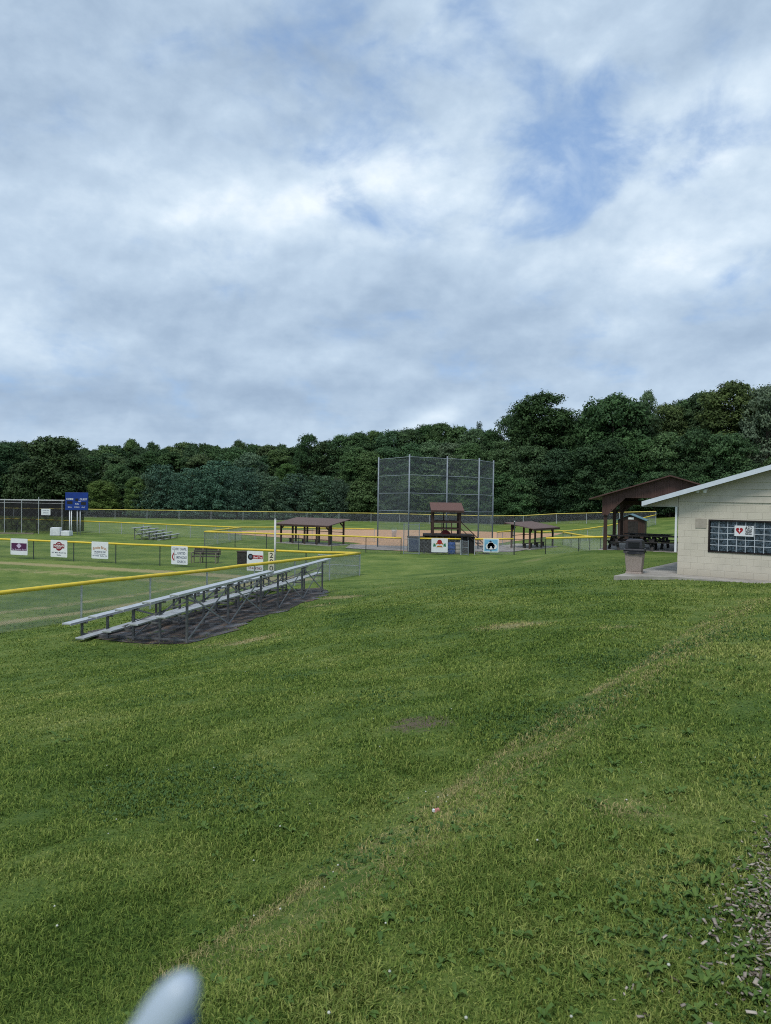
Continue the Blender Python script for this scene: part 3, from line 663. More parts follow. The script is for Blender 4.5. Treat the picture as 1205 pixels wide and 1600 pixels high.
# backstop
bs = [at(590, 860, 63.0), at(638, 860, 59.6), at(697, 860, 61.0), at(746.8, 860, 62.0), at(769, 860, 64.2)]
tops = [7.62, 7.72, 7.68, 7.62, 7.55]
t = thing('backstop', 'towering grey chain-link backstop with five posts behind home plate', 'backstop', (bs[2].x, bs[2].y, 0))
for p, h in zip(bs, tops): MB().tube([(p.x, p.y, -.2), (p.x, p.y, h)], .062, 10).build('post', M['steel'], t, rel=True, smooth=True)
for f in (.975, .787, .598, .410): MB().tube([(p.x, p.y, h * f) for p, h in zip(bs, tops)], .032, 6).build('rail', M['steel'], t, rel=True)
mb = MB()
for (p, q, h) in zip(bs[:-1], bs[1:], tops): chain(mb, (p.x, p.y, 0), (q.x, q.y, 0), .1, h * .972, .10, .0072)
mb.build('chain_link', M['steel'], t, rel=True)

# ------------------------------------------------------------------ bleachers
def bleacher(name, label, L, frames, rows, group, seat0=.42, rise=.21, run_=.73, wood='alu'):
    t = thing(name, label, 'bleachers', (0, 0, 0), 0, group)
    ny_ = rows - 1
    sy = lambda i: (rows - 1 - i) * run_            # row 0 = lowest, furthest to the front (+y)
    sz = lambda i: seat0 + i * rise
    for i in range(rows):
        m_ = MB().box(0, L, sy(i) - .125, sy(i) + .125, sz(i) - .042, sz(i)); m_.box(0, L, sy(i) + .105, sy(i) + .125, sz(i) - .06, sz(i) - .042); m_.box(0, L, sy(i) - .125, sy(i) - .105, sz(i) - .06, sz(i) - .042)
        m_.build('seat_plank', M[wood], t, bevel=.006)
    for i in range(1, rows):
        yf = sy(i) + run_ * .5; zf = sz(i) - .55
        MB().box(.02, L - .02, yf - .125, yf + .125, zf - .042, zf).build('foot_plank', M[wood], t, bevel=.006)
    for fx in frames:
        fm = MB()
        for i in range(rows):
            fm.bar((fx, sy(i) - .15, sz(i) - .075), (fx, sy(i) + .15, sz(i) - .075), .045, .05)
            if i: 
                zf = sz(i) - .55 - .065
                fm.bar((fx, sy(i), zf), (fx, sy(i - 1), zf), .04, .045)
        fm.bar((fx + .045, sy(rows - 1), sz(rows - 1) - .25), (fx + .045, sy(1), .12), .035, .035)
        fm.bar((fx, sy(rows - 1), .05), (fx, sy(0), .05), .045, .04)
        fr = fm.build('frame', M['frame'], t)
        for i in range(rows): MB().bar((fx, sy(i), -.06), (fx, sy(i), sz(i) - .05), .055, .045).build('leg', M['frame'], fr)
    for a, b in zip(frames[:-1], frames[1:]):
        for i, top in ((rows - 1, sz(rows - 1) - .1), (max(1, rows - 3), sz(max(1, rows - 3)) - .1)):
            y = sy(i) - .035
            MB().bar((a, y, .08), (b, y, top), .045, .012, (0, 1, 0)).build('cross_brace', M['strap'], t)
            MB().bar((b, y - .014, .08), (a, y - .014, top), .045, .012, (0, 1, 0)).build('cross_brace', M['strap'], t)
    return t
bl = bleacher('bleachers', 'nearer half of the long aluminium bleachers with its planks ending at the left', 5.95, (.62, 2.92, 5.2), 5, 'aluminium bleachers beside the near fence')
g0 = at(292, 1002, 18.1); ub = Vector((.2306, .973, 0))
o0 = Vector((g0.x, g0.y, 0)) - ub * .62
bl.location = (o0.x, o0.y, .73); bl.rotation_euler.z = math.atan2(ub.y, ub.x) + R(0)
b2_ = copy_tree(bl); o1 = o0 + ub * 5.98; b2_.location = (o1.x, o1.y, .64)
b2_['label'] = 'farther half of the long aluminium bleachers near the foul pole corner'
sb = bleacher('bleachers', 'small white-planked bleachers standing alone on the far grass below the woods', 4.4, (.5, 2.2, 3.9), 5, None, .40, .17, .70)
sp = at(211, 842, 69); sb.location = (sp.x + .1, sp.y - 1.0, 0.02); sb.rotation_euler.z = R(86)
# faces right: rows step down towards +x
sb.scale = (1, -1, 1)

# ------------------------------------------------------------------ lettering and signs
_tc = {}
def text_mesh(body, size, width=None):
    k = (body, size, width)
    if k in _tc: return _tc[k]
    cu = bpy.data.curves.new('lettering', 'FONT'); cu.body = body; cu.size = size; cu.align_x = 'CENTER'; cu.align_y = 'CENTER'; cu.extrude = .002; cu.offset = size * .012
    o = bpy.data.objects.new('lettering_source', cu); C.objects.link(o)
    bpy.context.view_layer.update()
    me = bpy.data.meshes.new_from_object(o.evaluated_get(bpy.context.evaluated_depsgraph_get()))
    bpy.data.objects.remove(o); 
    n = len(me.vertices); co = np.empty(n * 3, np.float32); me.vertices.foreach_get('co', co); co = co.reshape(-1, 3)
    w0 = co[:, 0].max() - co[:, 0].min()
    if width: co[:, 0] *= width / w0
    co = np.stack([co[:, 0], -co[:, 2], co[:, 1]], -1)
    me.vertices.foreach_set('co', np.ascontiguousarray(co).ravel()); me.update(); _tc[k] = me; return me
def letters(parent, body, x, y, z, size, m, width=None, arch=0.0):
    me = text_mesh(body, size, width).copy()
    if arch:
        n = len(me.vertices); co = np.empty(n * 3, np.float32); me.vertices.foreach_get('co', co); co = co.reshape(-1, 3)
        hw = abs(co[:, 0]).max(); co[:, 2] -= arch * (co[:, 0] / hw) ** 2; me.vertices.foreach_set('co', co.ravel()); me.update()
    me.materials.clear(); me.materials.append(M[m])
    o = bpy.data.objects.new('lettering', me); C.objects.link(o); o.parent = parent; o.location = (x, y, z); return o
def rrect(w, h, r, n=4):
    pts = []
    for cx, cz, a0 in ((w / 2 - r, h - r, 0), (-w / 2 + r, h - r, 90), (-w / 2 + r, r, 180), (w / 2 - r, r, 270)):
        for k in range(n + 1): a = R(a0 + 90 * k / n); pts.append((cx + r * math.cos(a), cz + r * math.sin(a)))
    return pts
def disc(x, z, r, n=24, sx=1.0): return [(x + r * sx * math.cos(2 * math.pi * k / n), z + r * math.sin(2 * math.pi * k / n)) for k in range(n)]
def rect(x, z, w, h): return [(x - w / 2, z - h / 2), (x + w / 2, z - h / 2), (x + w / 2, z + h / 2), (x - w / 2, z + h / 2)]
def signboard(name, label, loc, rotz, w, h, m='sign', r=.05, cat='sign'):
    t = thing(name, label, cat, loc, rotz)
    MB().prism(rrect(w, h, r), -.012, 0).build('board', M[m], t); return t
def emb(t, polys, m, y=-.0155, name='emblem'):
    mb = MB()
    for p in polys: mb.prism(p, y, -.0125)
    return mb.build(name, M[m], t)
def on_fence(x, pts, off=-.05):                 # a spot on the fence line seen at photo column x
    v = ray(x, 860)
    (x0, y0), (x1, y1) = pts
    k = v.x / v.y; s_ = (k * y0 - x0) / ((x1 - x0) - k * (y1 - y0))
    return Vector((x0 + (x1 - x0) * s_, y0 + (y1 - y0) * s_, 0))
fl = FENCE_LEFT[1:]; fr = math.atan2(fl[1][1] - fl[0][1], fl[1][0] - fl[0][0]); nrm = Vector((math.sin(fr), -math.cos(fr), 0))
def fsign(x0, x1, y0, y1, label, line=fl, rz=fr, nn=nrm, name='fence_sign'):
    p, q = on_fence(x0, line), on_fence(x1, line); w_ = (q - p).length; c = (p + q) / 2 + nn * .06; xc = (x0 + x1) / 2
    zt = at(xc, y0, c.y).z; zb = at(xc, y1, c.y).z
    return signboard(name, label, (c.x, c.y, zb), rz, w_, zt - zb), w_, zt - zb
longline = [(-64.0, 61.6), (-25.4, 48.3)]
# 1
s, W, Hh = fsign(18, 44.5, 841.5, 867, 'white sign with a purple band and pale diamond, leftmost on the fence')
emb(s, [rect(-.0 * W, Hh * .49, W * .90, Hh * .46)], 'purple'); emb(s, [[(0, Hh * .72), (-.15 * W, Hh * .555), (0, Hh * .39), (.15 * W, Hh * .555)]], 'lilac', -.0185); letters(s, '1st Summit Bank', 0, -.0185, Hh * .325, .14, 'lilac', W * .84)
# 2
s, W, Hh = fsign(80.5, 106.5, 844, 870.5, 'white sign with a dark red round-and-bar emblem over two lines of print')
emb(s, [disc(.0, Hh * .64, Hh * .265)], 'darkred'); emb(s, [rect(0, Hh * .645, W * .66, Hh * .24)], 'darkred', -.0165)
letters(s, 'HARMAN', 0, -.019, Hh * .655, .20, 'white', W * .58); letters(s, 'THE', 0, -.019, Hh * .80, .09, 'white', W * .18); letters(s, 'SHOP', 0, -.019, Hh * .535, .11, 'white', W * .26)
letters(s, '507 Main Road Rd.', 0, -.0155, Hh * .26, .10, 'navy', W * .86); letters(s, 'Salix', 0, -.0155, Hh * .12, .10, 'slate', W * .26)
# 3
s, W, Hh = fsign(144.5, 170.5, 846.5, 873, 'white sign with arched orange lettering above blue-grey print')
letters(s, 'Smoke Bros.', 0, -.0155, Hh * .66, .24, 'orange', W * .84, .10); letters(s, 'TRUCKING INC.', .02, -.0155, Hh * .40, .13, 'navy', W * .72); letters(s, 'Local & Long Distance', 0, -.0155, Hh * .28, .07, 'slate', W * .66); letters(s, '814-555  Salix, PA', 0, -.0155, Hh * .17, .10, 'slate', W * .86)
# 4
s, W, Hh = fsign(269, 294.5, 853.5, 882, 'white church sign with a red flame and four lines of dark capitals')
emb(s, [[(-.36 * W, .66 * Hh), (-.43 * W, .52 * Hh), (-.46 * W, .38 * Hh), (-.42 * W, .28 * Hh), (-.34 * W, .18 * Hh), (-.33 * W, .27 * Hh), (-.39 * W, .37 * Hh), (-.38 * W, .46 * Hh), (-.33 * W, .57 * Hh)]], 'red')
emb(s, [rect(-.285 * W, .50 * Hh, .018 * W, .62 * Hh), rect(-.27 * W, .555 * Hh, .20 * W, .022 * Hh)], 'black', -.0165)
for tx, xx, zz, ww in (('COVERT CHAPEL', .0, .84, .86), ('UNITED', .12, .61, .48), ('METHODIST', .14, .38, .64), ('CHURCH', .12, .15, .50)): letters(s, tx, xx * W, -.0155, zz * Hh, .20, 'slate', ww * W)
# 5
s, W, Hh = fsign(387, 412.5, 861, 892, 'white sign with a black disc and red plate beside the foul pole')
emb(s, [disc(-.27 * W, .70 * Hh, .17 * W)], 'black'); emb(s, [rect(.17 * W, .70 * Hh, .60 * W, .18 * Hh)], 'red', -.0165); emb(s, [disc(-.27 * W, .71 * Hh, .09 * W)], 'slate', -.018, 'emblem_ring')
letters(s, 'Reed Tire', .17 * W, -.019, .68 * Hh, .15, 'white', .50 * W); letters(s, 'SALIX, PA', .05 * W, -.0155, .32 * Hh, .10, 'navy', .5 * W); letters(s, '354-4282', .0, -.0155, .13 * Hh, .17, 'darkred', .84 * W)
# backstop signs
l2 = [a1.xy[:], a2.xy[:]]; l3 = [b1.xy[:], b2.xy[:]]; nn2 = Vector((0, -1, 0))
s, W, Hh = fsign(674, 699.5, 841, 863, 'white sign with red and green fruit emblem in front of the scorers booth', l2, 0, nn2)
emb(s, [disc(0, .73 * Hh, .15 * W, 14)], 'red', -.0175, 'emblem_fruit'); emb(s, [[(-.26 * W, .58 * Hh), (-.14 * W, .72 * Hh), (0, .78 * Hh), (.14 * W, .72 * Hh), (.26 * W, .58 * Hh), (.17 * W, .55 * Hh), (0, .66 * Hh), (-.17 * W, .55 * Hh)]], 'orange', -.0165)
emb(s, [[(-.40 * W, .40 * Hh), (-.36 * W, .66 * Hh), (-.26 * W, .60 * Hh), (-.22 * W, .42 * Hh)], [(.40 * W, .40 * Hh), (.36 * W, .66 * Hh), (.26 * W, .60 * Hh), (.22 * W, .42 * Hh)]], 'green', -.0155, 'emblem_leaves'); emb(s, [[(-.20 * W, .36 * Hh), (.20 * W, .36 * Hh), (.12 * W, .48 * Hh), (-.12 * W, .48 * Hh)]], 'orange', -.0165, 'emblem_scroll')
s, W, Hh = fsign(755, 779, 841.5, 863, 'light blue sign with a white cloud-like shape beside the backstop', l3, 0, nn2)
emb(s, [rect(0, .5 * Hh, .86 * W, .86 * Hh)], 'skyblue', name='panel_print'); emb(s, [disc(0, .45 * Hh, .24 * W), disc(.22 * W, .42 * Hh, .17 * W), disc(-.2 * W, .42 * Hh, .16 * W), disc(-.02 * W, .62 * Hh, .17 * W)], 'white', -.0175)
emb(s, [[(-.16 * W, .72 * Hh), (-.05 * W, .86 * Hh), (.10 * W, .74 * Hh)], rect(-.33 * W, .40 * Hh, .03 * W, .5 * Hh), rect(0, .12 * Hh, .07 * W, .12 * Hh), disc(.2 * W, .42 * Hh, .045 * W), disc(-.2 * W, .40 * Hh, .035 * W), rect(0, .20 * Hh, .6 * W, .03 * Hh)], 'navy', -.019, 'dark_marks')

# foul pole with its distance board
fp = on_fence(430.3, fl); fp.z = H(fp.x, fp.y) + .0
t = thing('foul_pole', 'white foul pole rising from the fence line', 'foul pole', (fp.x, fp.y - .12, fp.z))
MB().tube([(0, 0, -.1), (0, 0, 2.95)], .055, 12).build('pole', M['pole'], t, smooth=True); MB().lathe([(.06, 0), (.06, .03), (.02, .06)], 10, (0, 0, 2.95)).build('cap', M['pole'], t)
c = on_fence(426, fl) + nrm * .07; zt, zb = at(426, 862.5, c.y).z, at(426, 893, c.y).z
s = signboard('distance_marker', 'cream board with black 200 stacked downward beside the foul pole', (c.x, c.y - .05, zb), fr, .42, zt - zb, 'cream', .015)
for k, ch in enumerate('200'): letters(s, ch, -.02, -.0155, (zt - zb) * (.82 - .33 * k), .40, 'black', .22)
# ------------------------------------------------------------------ field furniture
# bench outside the fence
c = at(322, 880, 46.2)
t = thing('park_bench', 'weathered brown slatted bench with tan ends beyond the church sign', 'bench', (c.x, c.y, H(c.x, c.y)), R(-4))
w2 = .86
for z0, y0 in ((.44, -.22), (.44, -.06), (.44, .10)): MB().box(-w2, w2, y0 - .065, y0 + .065, z0 - .04, z0).build('seat_slat', M['benchwood'], t, bevel=.006)
for z0 in (.56, .70, .84): MB().box(-w2, w2, .20 + (z0 - .5) * .22, .235 + (z0 - .5) * .22, z0 - .06, z0 + .06).build('back_slat', M['benchwood'], t, bevel=.006)
for x in (-.84, -.28, .70):
    m_ = MB().bar((x, -.27, 0), (x, -.27, .62), .06, .06).bar((x, .20, 0), (x, .30, .9), .06, .06).bar((x, -.27, .38), (x, .22, .38), .05, .06).bar((x, -.30, .64), (x, .25, .64), .07, .045)
    m_.build('end_frame', M['benchiron'], t)
c = at(384, 880, 44.6)
t = thing('utility_box', 'dark brown wooden box behind the black disc sign', 'box', (c.x - .1, c.y, H(c.x, c.y)), R(-20))
MB().box(-.30, .30, -.3, .3, 0, .84).build('body', M['darkwood'], t, bevel=.01); MB().box(-.33, .33, -.33, .33, .842, .90).build('lid', M['brown'], t, bevel=.01)

# scoreboard
c = at(120, 832, 74); zt, zb = at(120, 769.5, 74).z, at(120, 797, 74).z
t = thing('scoreboard', 'blue baseball scoreboard with white lettering raised on metal posts', 'scoreboard', (c.x, c.y, 0), R(6))
W = 2.16; b = MB().box(-W / 2, W / 2, -.10, .10, zb, zt).build('panel', M['blue'], t, bevel=.012)
hh = zt - zb
for nm, ps in (('score_window', [(-.64, zb + .42 * hh, .52, .30), (.66, zb + .38 * hh, .46, .30)]), ('inning_window', [(.02, zb + .58 * hh, .30, .28)])):
    for x, z, w_, h_ in ps: MB().prism(rect(x, z, w_, h_), -.106, -.101).build(nm, M['blackpanel'], t)
for tx, x, z, sz_, w_ in (('HOME', -.64, .615, .26, .66), ('GUEST', .66, .61, .26, .70), ('INN', .30, .50, .12, .26), ('RUN', .04, .345, .17, .36), ('BALL', -.64, .165, .14, .36), ('STRIKE', .03, .165, .14, .50), ('OUT', .66, .165, .14, .34)):
    letters(t, tx, x, -.103, zb + z * hh, sz_, 'white', w_)
for x, m in ((-.70, 'white'), (-.52, 'white'), (.04, 'galv'), (.32, 'galv')):
    MB().tube([(x, .03, -.2), (x, .03, zb + .1)], .05, 8).build('post', M[m], t, smooth=True)
for x0, x1, y0, y1, nm, lab, rz in ((80, 95.5, 820, 833, 'wrapped_block', 'tall white wrapped block standing on the grass before the batting cage', 4), (97, 112, 826, 834, 'wrapped_block', 'low white wrapped block on the grass below the scoreboard', -8)):
    xc = (x0 + x1) / 2; p = at(xc, y1, 72.5); w_ = (x1 - x0) * 72.5 / FPX; h_ = (y1 - y0) * 72.5 / FPX
    t = thing(nm, lab, 'block', (p.x, p.y, H(p.x, p.y) + .02), R(rz))
    m_ = MB().hexa([(-w_ / 2, -.35, 0), (w_ / 2, -.35, 0), (w_ / 2, .35, 0), (-w_ / 2, .35, 0), (-w_ / 2 * .93, -.33, h_ * .96), (w_ / 2 * .97, -.33, h_), (w_ / 2 * .95, .33, h_ * .98), (-w_ / 2 * .95, .33, h_)])
    m_.build('block', M['foam'], t, bevel=.05)
    MB().box(-w_ / 2 * .8, w_ / 2 * .8, -.3, .3, -.03, .012).build('pallet', M['benchwood'], t)

# batting cage of netting on pipe posts
t0 = at(20, 832, 75.5); cx0, cx1, cy0, cy1 = at(-60, 830, 75).x, at(100, 830, 75).x, 75.0, 80.0
t = thing('batting_cage', 'long dark netted batting cage on thin pipe posts left of the scoreboard', 'batting cage', (cx1, cy0, 0))
for x_, y_ in [(at(px, 830, yy).x, yy) for yy in (cy0, cy1) for px in (-56, -28, 7, 34, 60.5, 97)]: MB().tube([(x_, y_, -.1), (x_, y_, 3.45 if abs(x_ - at(60.5, 830, cy0).x) > .1 else 3.75)], .035, 6).build('post', M['galv'], t, rel=True)
rb = MB()
for y_ in (cy0, cy1): rb.tube([(cx0, y_, 3.40), (cx1, y_, 3.40)], .028, 6)
for px in (-56, 7, 60.5, 97): rb.tube([(at(px, 830, cy0).x, cy0, 3.4), (at(px, 830, cy1).x, cy1, 3.4)], .022, 6)
rb.tube([(cx0, cy0, 3.15), (cx1, cy0, 3.12)], .012, 5); rb.build('top_rail', M['galv'], t, rel=True)
nb_ = MB()
for y_ in (cy0 + .05, cy1 - .05, cy1 + 1.5):
    chain(nb_, (cx0, y_, 0), (cx1 + (.0 if y_ < 81 else -1.5), y_, 0), .12, 3.3, .075, .014)
chain(nb_, (cx1, cy0, 0), (cx1, cy1, 0), .12, 3.3, .075, .014)
nb_.build('netting', M['net'], t, rel=True)
p, q = at(-60, 831, 74.6), at(53, 831.5, 74.6)
t = thing('timber_edging', 'long pale timber lying along the foot of the batting cage', 'timber', (p.x, p.y, H(p.x, p.y)))
MB().bar((0, 0, .08), (q.x - p.x, q.y - p.y, .06), .14, .16).build('timber', M['benchiron'], t, bevel=.01)
for k, (px0, px1, dd) in enumerate(((9, 26, 76.5), (42, 57, 77.2))):
    p = at(px0, 830, dd); w_ = (px1 - px0) * dd / FPX
    t = thing('pitching_screen', ('left' if not k else 'right') + ' of two dark pipe screens standing inside the batting cage', 'screen', (p.x, p.y, 0))
    m_ = MB().tube([(0, 0, 0), (0, 0, 1.3), (w_ * .55, 0, 1.3), (w_ * .55, 0, .8 + .5 * k), (w_, 0, .8 + .5 * k), (w_, 0, 0)], .03, 6).tube([(0, -.5, .03), (0, .5, .03)], .025, 6).tube([(w_, -.5, .03), (w_, .5, .03)], .025, 6); m_.build('frame', M['net'], t)
    m_ = MB(); chain(m_, (0, 0, 0), (w_, 0, 0), .03, .8, .06, .006); m_.build('netting', M['net'], t)
p = at(60.5, 833, 74.4); zt, zb = at(69, 795, 74.3).z, at(69, 805, 74.3).z
t = thing('notice_sign', 'small white notice hung on the front of the batting cage', 'sign', (at(69, 800, 74.3).x, 74.7, zb), R(3))
MB().prism(rrect(.90, zt - zb, .02), -.02, 0).build('board', M['sign'], t)
letters(t, 'BATTING CAGE', 0, -.0225, .45, .12, 'slate', .62); letters(t, 'Members only', 0, -.0225, .28, .09, 'slate', .5); letters(t, 'No trespassing', 0, -.0225, .13, .09, 'slate', .6)

# dugouts: shed roofs on posts, low at the back
def dugout(label, base, du, dv, L, Wd, zlow, zhigh, group, npost=4, bench=True):
    """du along the dugout, dv from its low back edge to its high open edge (unit vectors)"""
    t = thing('dugout', label, 'dugout', (base[0], base[1], 0.0), math.atan2(du[1], du[0]))
    s_ = 1 if (du[0] * dv[1] - du[1] * dv[0]) > 0 else -1     # local +y or -y is the open side
    rf = MB(); o = .35
    a, b = -o, L + o; y0, y1 = -.5 * s_, (Wd + .5) * s_; sl = (zhigh - zlow) / Wd; z0, z1 = zlow - .5 * sl, zhigh + .5 * sl
    pts = [(a, y0, z0), (b, y0, z0), (b, y1, z1), (a, y1, z1)]
    if s_ < 0: pts = [pts[3], pts[2], pts[1], pts[0]]
    r_ = rf.hexa(pts + [(p[0], p[1], p[2] + .07) for p in pts]).build('roof', M['greyroof'], t)
    fa = MB().bar((a, y0, z0 - .03), (b, y0, z0 - .03), .05, .14).bar((a, y1, z1 - .03), (b, y1, z1 - .03), .05, .14)
    fa.build('fascia', M['brown'], r_)
    for k in range(npost):
        for y, z in ((0, zlow), (Wd * s_, zhigh)):
            x = L * k / (npost - 1)
            MB().bar((x, y, -.1), (x, y, z - .05), .13, .13).build('post', M['brown'], t)
    br = MB()
    for k in (0, npost - 1):
        x = L * k / (npost - 1); sg = 1 if k == 0 else -1
        br.bar((x, Wd * s_, zhigh - .55), (x + sg * .5, Wd * s_, zhigh - .1), .09, .09); br.bar((x, 0, zlow - .5), (x + sg * .45, 0, zlow - .08), .09, .09)
        br.bar((x, Wd * s_, zhigh - .55), (x, Wd * s_ * .8, zhigh - .25), .09, .09)
    br.build('knee_brace', M['brown'], t)
    be = MB().bar((0, 0, zlow - .1), (L, 0, zlow - .1), .08, .14).bar((0, Wd * s_, zhigh - .12), (L, Wd * s_, zhigh - .12), .08, .14); be.build('beam', M['brown'], t)
    if bench:
        m_ = MB().box(.3, L - .3, min(.55 * s_, .85 * s_), max(.55 * s_, .85 * s_), .42, .46)
        m_.build('bench', M['darkwood'], t)
        for k in range(4): 
            x = .5 + (L - 1) * k / 3; MB().box(x - .05, x + .05, min(.6 * s_, .8 * s_), max(.6 * s_, .8 * s_), 0, .42).build('bench_leg', M['darkwood'], t)
    MB().bar((0, Wd * s_, 1.12), (L, Wd * s_, 1.10), .05, .05).build('rail', M['darkwood'], t)
    sl_ = MB().box(-.4, L + .4, min(-.3 * s_, (Wd + .3) * s_), max(-.3 * s_, (Wd + .3) * s_), -.1, .06); sl_.build('floor_slab', M['concrete'], t)
    return t
pl_, pr_ = onz(429, 818.5, 1.72), onz(514, 822.3, 1.72); du = (pr_ - pl_); Lr = du.length; du.normalize()
b0 = pl_ + du * .35; dv = Vector((-du.y, du.x, 0)); b0 = b0 + dv * .5
dugout('long low dugout with a brown sloping roof left of the backstop', (b0.x, b0.y), (du.x, du.y), (dv.x, dv.y), Lr - .7, 2.0, 1.78, 2.12, None, 5)
p = onz(833, 827, 1.74); du = Vector((.60, .80, 0)); dv = Vector((-.80, .60, 0)); b0 = p + du * .35 + dv * .45
dugout('smaller dugout with a brown roof seen end-on right of the backstop', (b0.x, b0.y), (du.x, du.y), (dv.x, dv.y), 4.6, 1.7, 1.80, 2.08, None, 3)
sheet('dugout_apron', [tuple(onz(x, y, 0).xy) for x, y in [(782, 853.5), (808, 850), (845, 851), (832, 855.5), (800, 857)]], M['concrete'], .05, 1.0)

# scorers booth on its stand
d0 = 57.2; p0, p1 = at(663, 836, d0), at(741.5, 836, d0); zd = at(700, 835.5, d0).z
t = thing('scorers_booth', 'open brown scorers booth with a shingled roof on a raised black stand', 'booth', (p0.x, d0, 0))
Lx = p1.x - p0.x; bxL, bxR = at(676, 800, d0).x - p0.x, at(720.5, 800, d0).x - p0.x
MB().box(0, Lx, 0, 2.3, zd - .12, zd).build('deck', M['darkwood'], t)
sk = MB()
for k in range(9): x = Lx * k / 8; sk.box(x - .06, x + .06, .03, .15, 0, zd - .12)
sk.box(0, Lx, 2.1, 2.2, 0, zd - .13); sk.box(0, .9, .2, .26, .05, zd - .14); sk.box(Lx - 1.25, Lx, .2, .26, .05, zd - .14); sk.build('stand', M['blackpanel'], t)
zf, zbk = at(702, 799, d0).z, at(694, 787, d0 + 1.9).z
for x, y, z in ((bxL + .06, .08, zf), (bxR - .06, .08, zf), (bxL + .06, 1.7, zbk - .2), (bxR - .06, 1.7, zbk - .2)): MB().bar((x, y, zd), (x, y, z), .15, .15).build('post', M['brown'], t)
xa, xb = bxL - .12, bxR + .22
rf = MB().hexa([(xa, -.32, zf - .03), (xb, -.32, zf - .03), (xb, 2.0, zbk), (xa, 2.0, zbk), (xa, -.32, zf + .06), (xb, -.32, zf + .06), (xb, 2.0, zbk + .09), (xa, 2.0, zbk + .09)]).build('roof', M['brownroof'], t)
MB().bar((xa, -.335, zf - .0), (xb, -.335, zf - .0), .03, .16).build('fascia', M['brown'], rf)
ra = MB()
for y in (.08, 1.7):
    ra.bar((bxL, y, zd + .98), (bxR, y, zd + .98), .09, .14); ra.bar((bxL, y, zd + .45), (bxR, y, zd + .45), .06, .09)
for x in (bxL + .06, bxR - .06): ra.bar((x, .08, zd + .98), (x, 1.7, zd + .98), .08, .12); ra.bar((x, .08, zd + .45), (x, 1.7, zd + .45), .06, .09)
for x in (bxL + (bxR - bxL) * .34, bxL + (bxR - bxL) * .68): ra.bar((x, .08, zd), (x, .08, zd + .95), .07, .07)
ra.bar((bxL + 1.0, 1.7, zd), (bxL + 1.0, 1.7, zf), .08, .08); ra.build('railing', M['brown'], t)
hr = MB().bar((bxR, .1, zd + 1.0), (Lx + .75, .1, .75), .05, .07).bar((bxR, .1, zd + .5), (Lx + .45, .1, .55), .05, .06).bar((Lx + .75, .1, 0), (Lx + .75, .1, .8), .07, .07); hr.build('stair_rail', M['brown'], t)
st = MB()
for k in range(5): st.box(Lx + .05 + .24 * k, Lx + .29 + .24 * k, .15, 1.2, zd - .12 - .26 * (k + 1) - .04, zd - .12 - .26 * (k + 1) + .0)
st.build('stair', M['darkwood'], t)
p = at(696, 835, d0 + .8); t = thing('cloth_heap', 'dull red cloth heaped on the floor of the scorers booth', 'cloth', (p.x, d0 + .8, zd))
m_ = MB().lathe([(.42, 0), (.40, .08), (.28, .22), (.16, .30), (.03, .34)], 9, (0, 0, 0), .6); m_.build('folds', M['red_cloth'], t)
def barrel(name, label, px, d, r, h, m):
    p = at(px, 850, d); t = thing(name, label, 'barrel', (p.x, d, H(p.x, d) + .03))
    MB().lathe([(r * .9, 0), (r, .03), (r * 1.02, h * .33), (r * .98, h * .345), (r * 1.02, h * .36), (r * 1.02, h * .66), (r * .98, h * .675), (r * 1.02, h * .69), (r, h - .03), (r * .93, h)], 18).build('body', M[m], t, smooth=True)
    MB().lathe([(r * .85, 0), (r * .85, .012)], 18, (0, 0, h - .004)).build('lid', M[m], t)
barrel('plastic_barrel', 'bright blue plastic barrel under the scorers booth', 706, 56.8, .27, .86, 'barrel')
barrel('plastic_barrel', 'tan plastic barrel next to the blue barrel', 715.5, 57.0, .25, .84, 'tan')
d1 = 58.3; p0_, p1_ = at(637.5, 840, d1), at(662, 840, d1)
t = thing('equipment_box', 'large black equipment box with a grey divider left of the booth stand', 'box', (p0_.x, d1, 0))
w_ = p1_.x - p0_.x; MB().box(0, w_, 0, 1.1, .02, 1.12).build('body', M['blackpanel'], t, bevel=.01); MB().box(-.05, w_ + .05, -.05, 1.15, 1.122, 1.18).build('lid', M['darkwood'], t)
MB().box(w_ * .72, w_ * .78, -.03, -.002, .03, 1.1).build('divider', M['galv'], t); MB().box(.02, .07, -.03, -.002, .03, 1.1).build('divider', M['galv'], t)
MB().box(.1, w_ * .70, -.02, -.002, .08, 1.05).build('panel', M['navy'], t)
p = at(616, 831, 78); t = thing('base_marker', 'small white bucket standing on the red infield left of the tall gate', 'bucket', (p.x, 78, 0.03))
MB().lathe([(.22, 0), (.28, .72), (.30, .74), (.27, .75)], 14).build('bucket', M['white'], t, smooth=True); MB().tube([(-.27, 0, .7), (-.2, 0, .95), (.2, 0, .95), (.27, 0, .7)], .012, 6).build('handle', M['galv'], t)

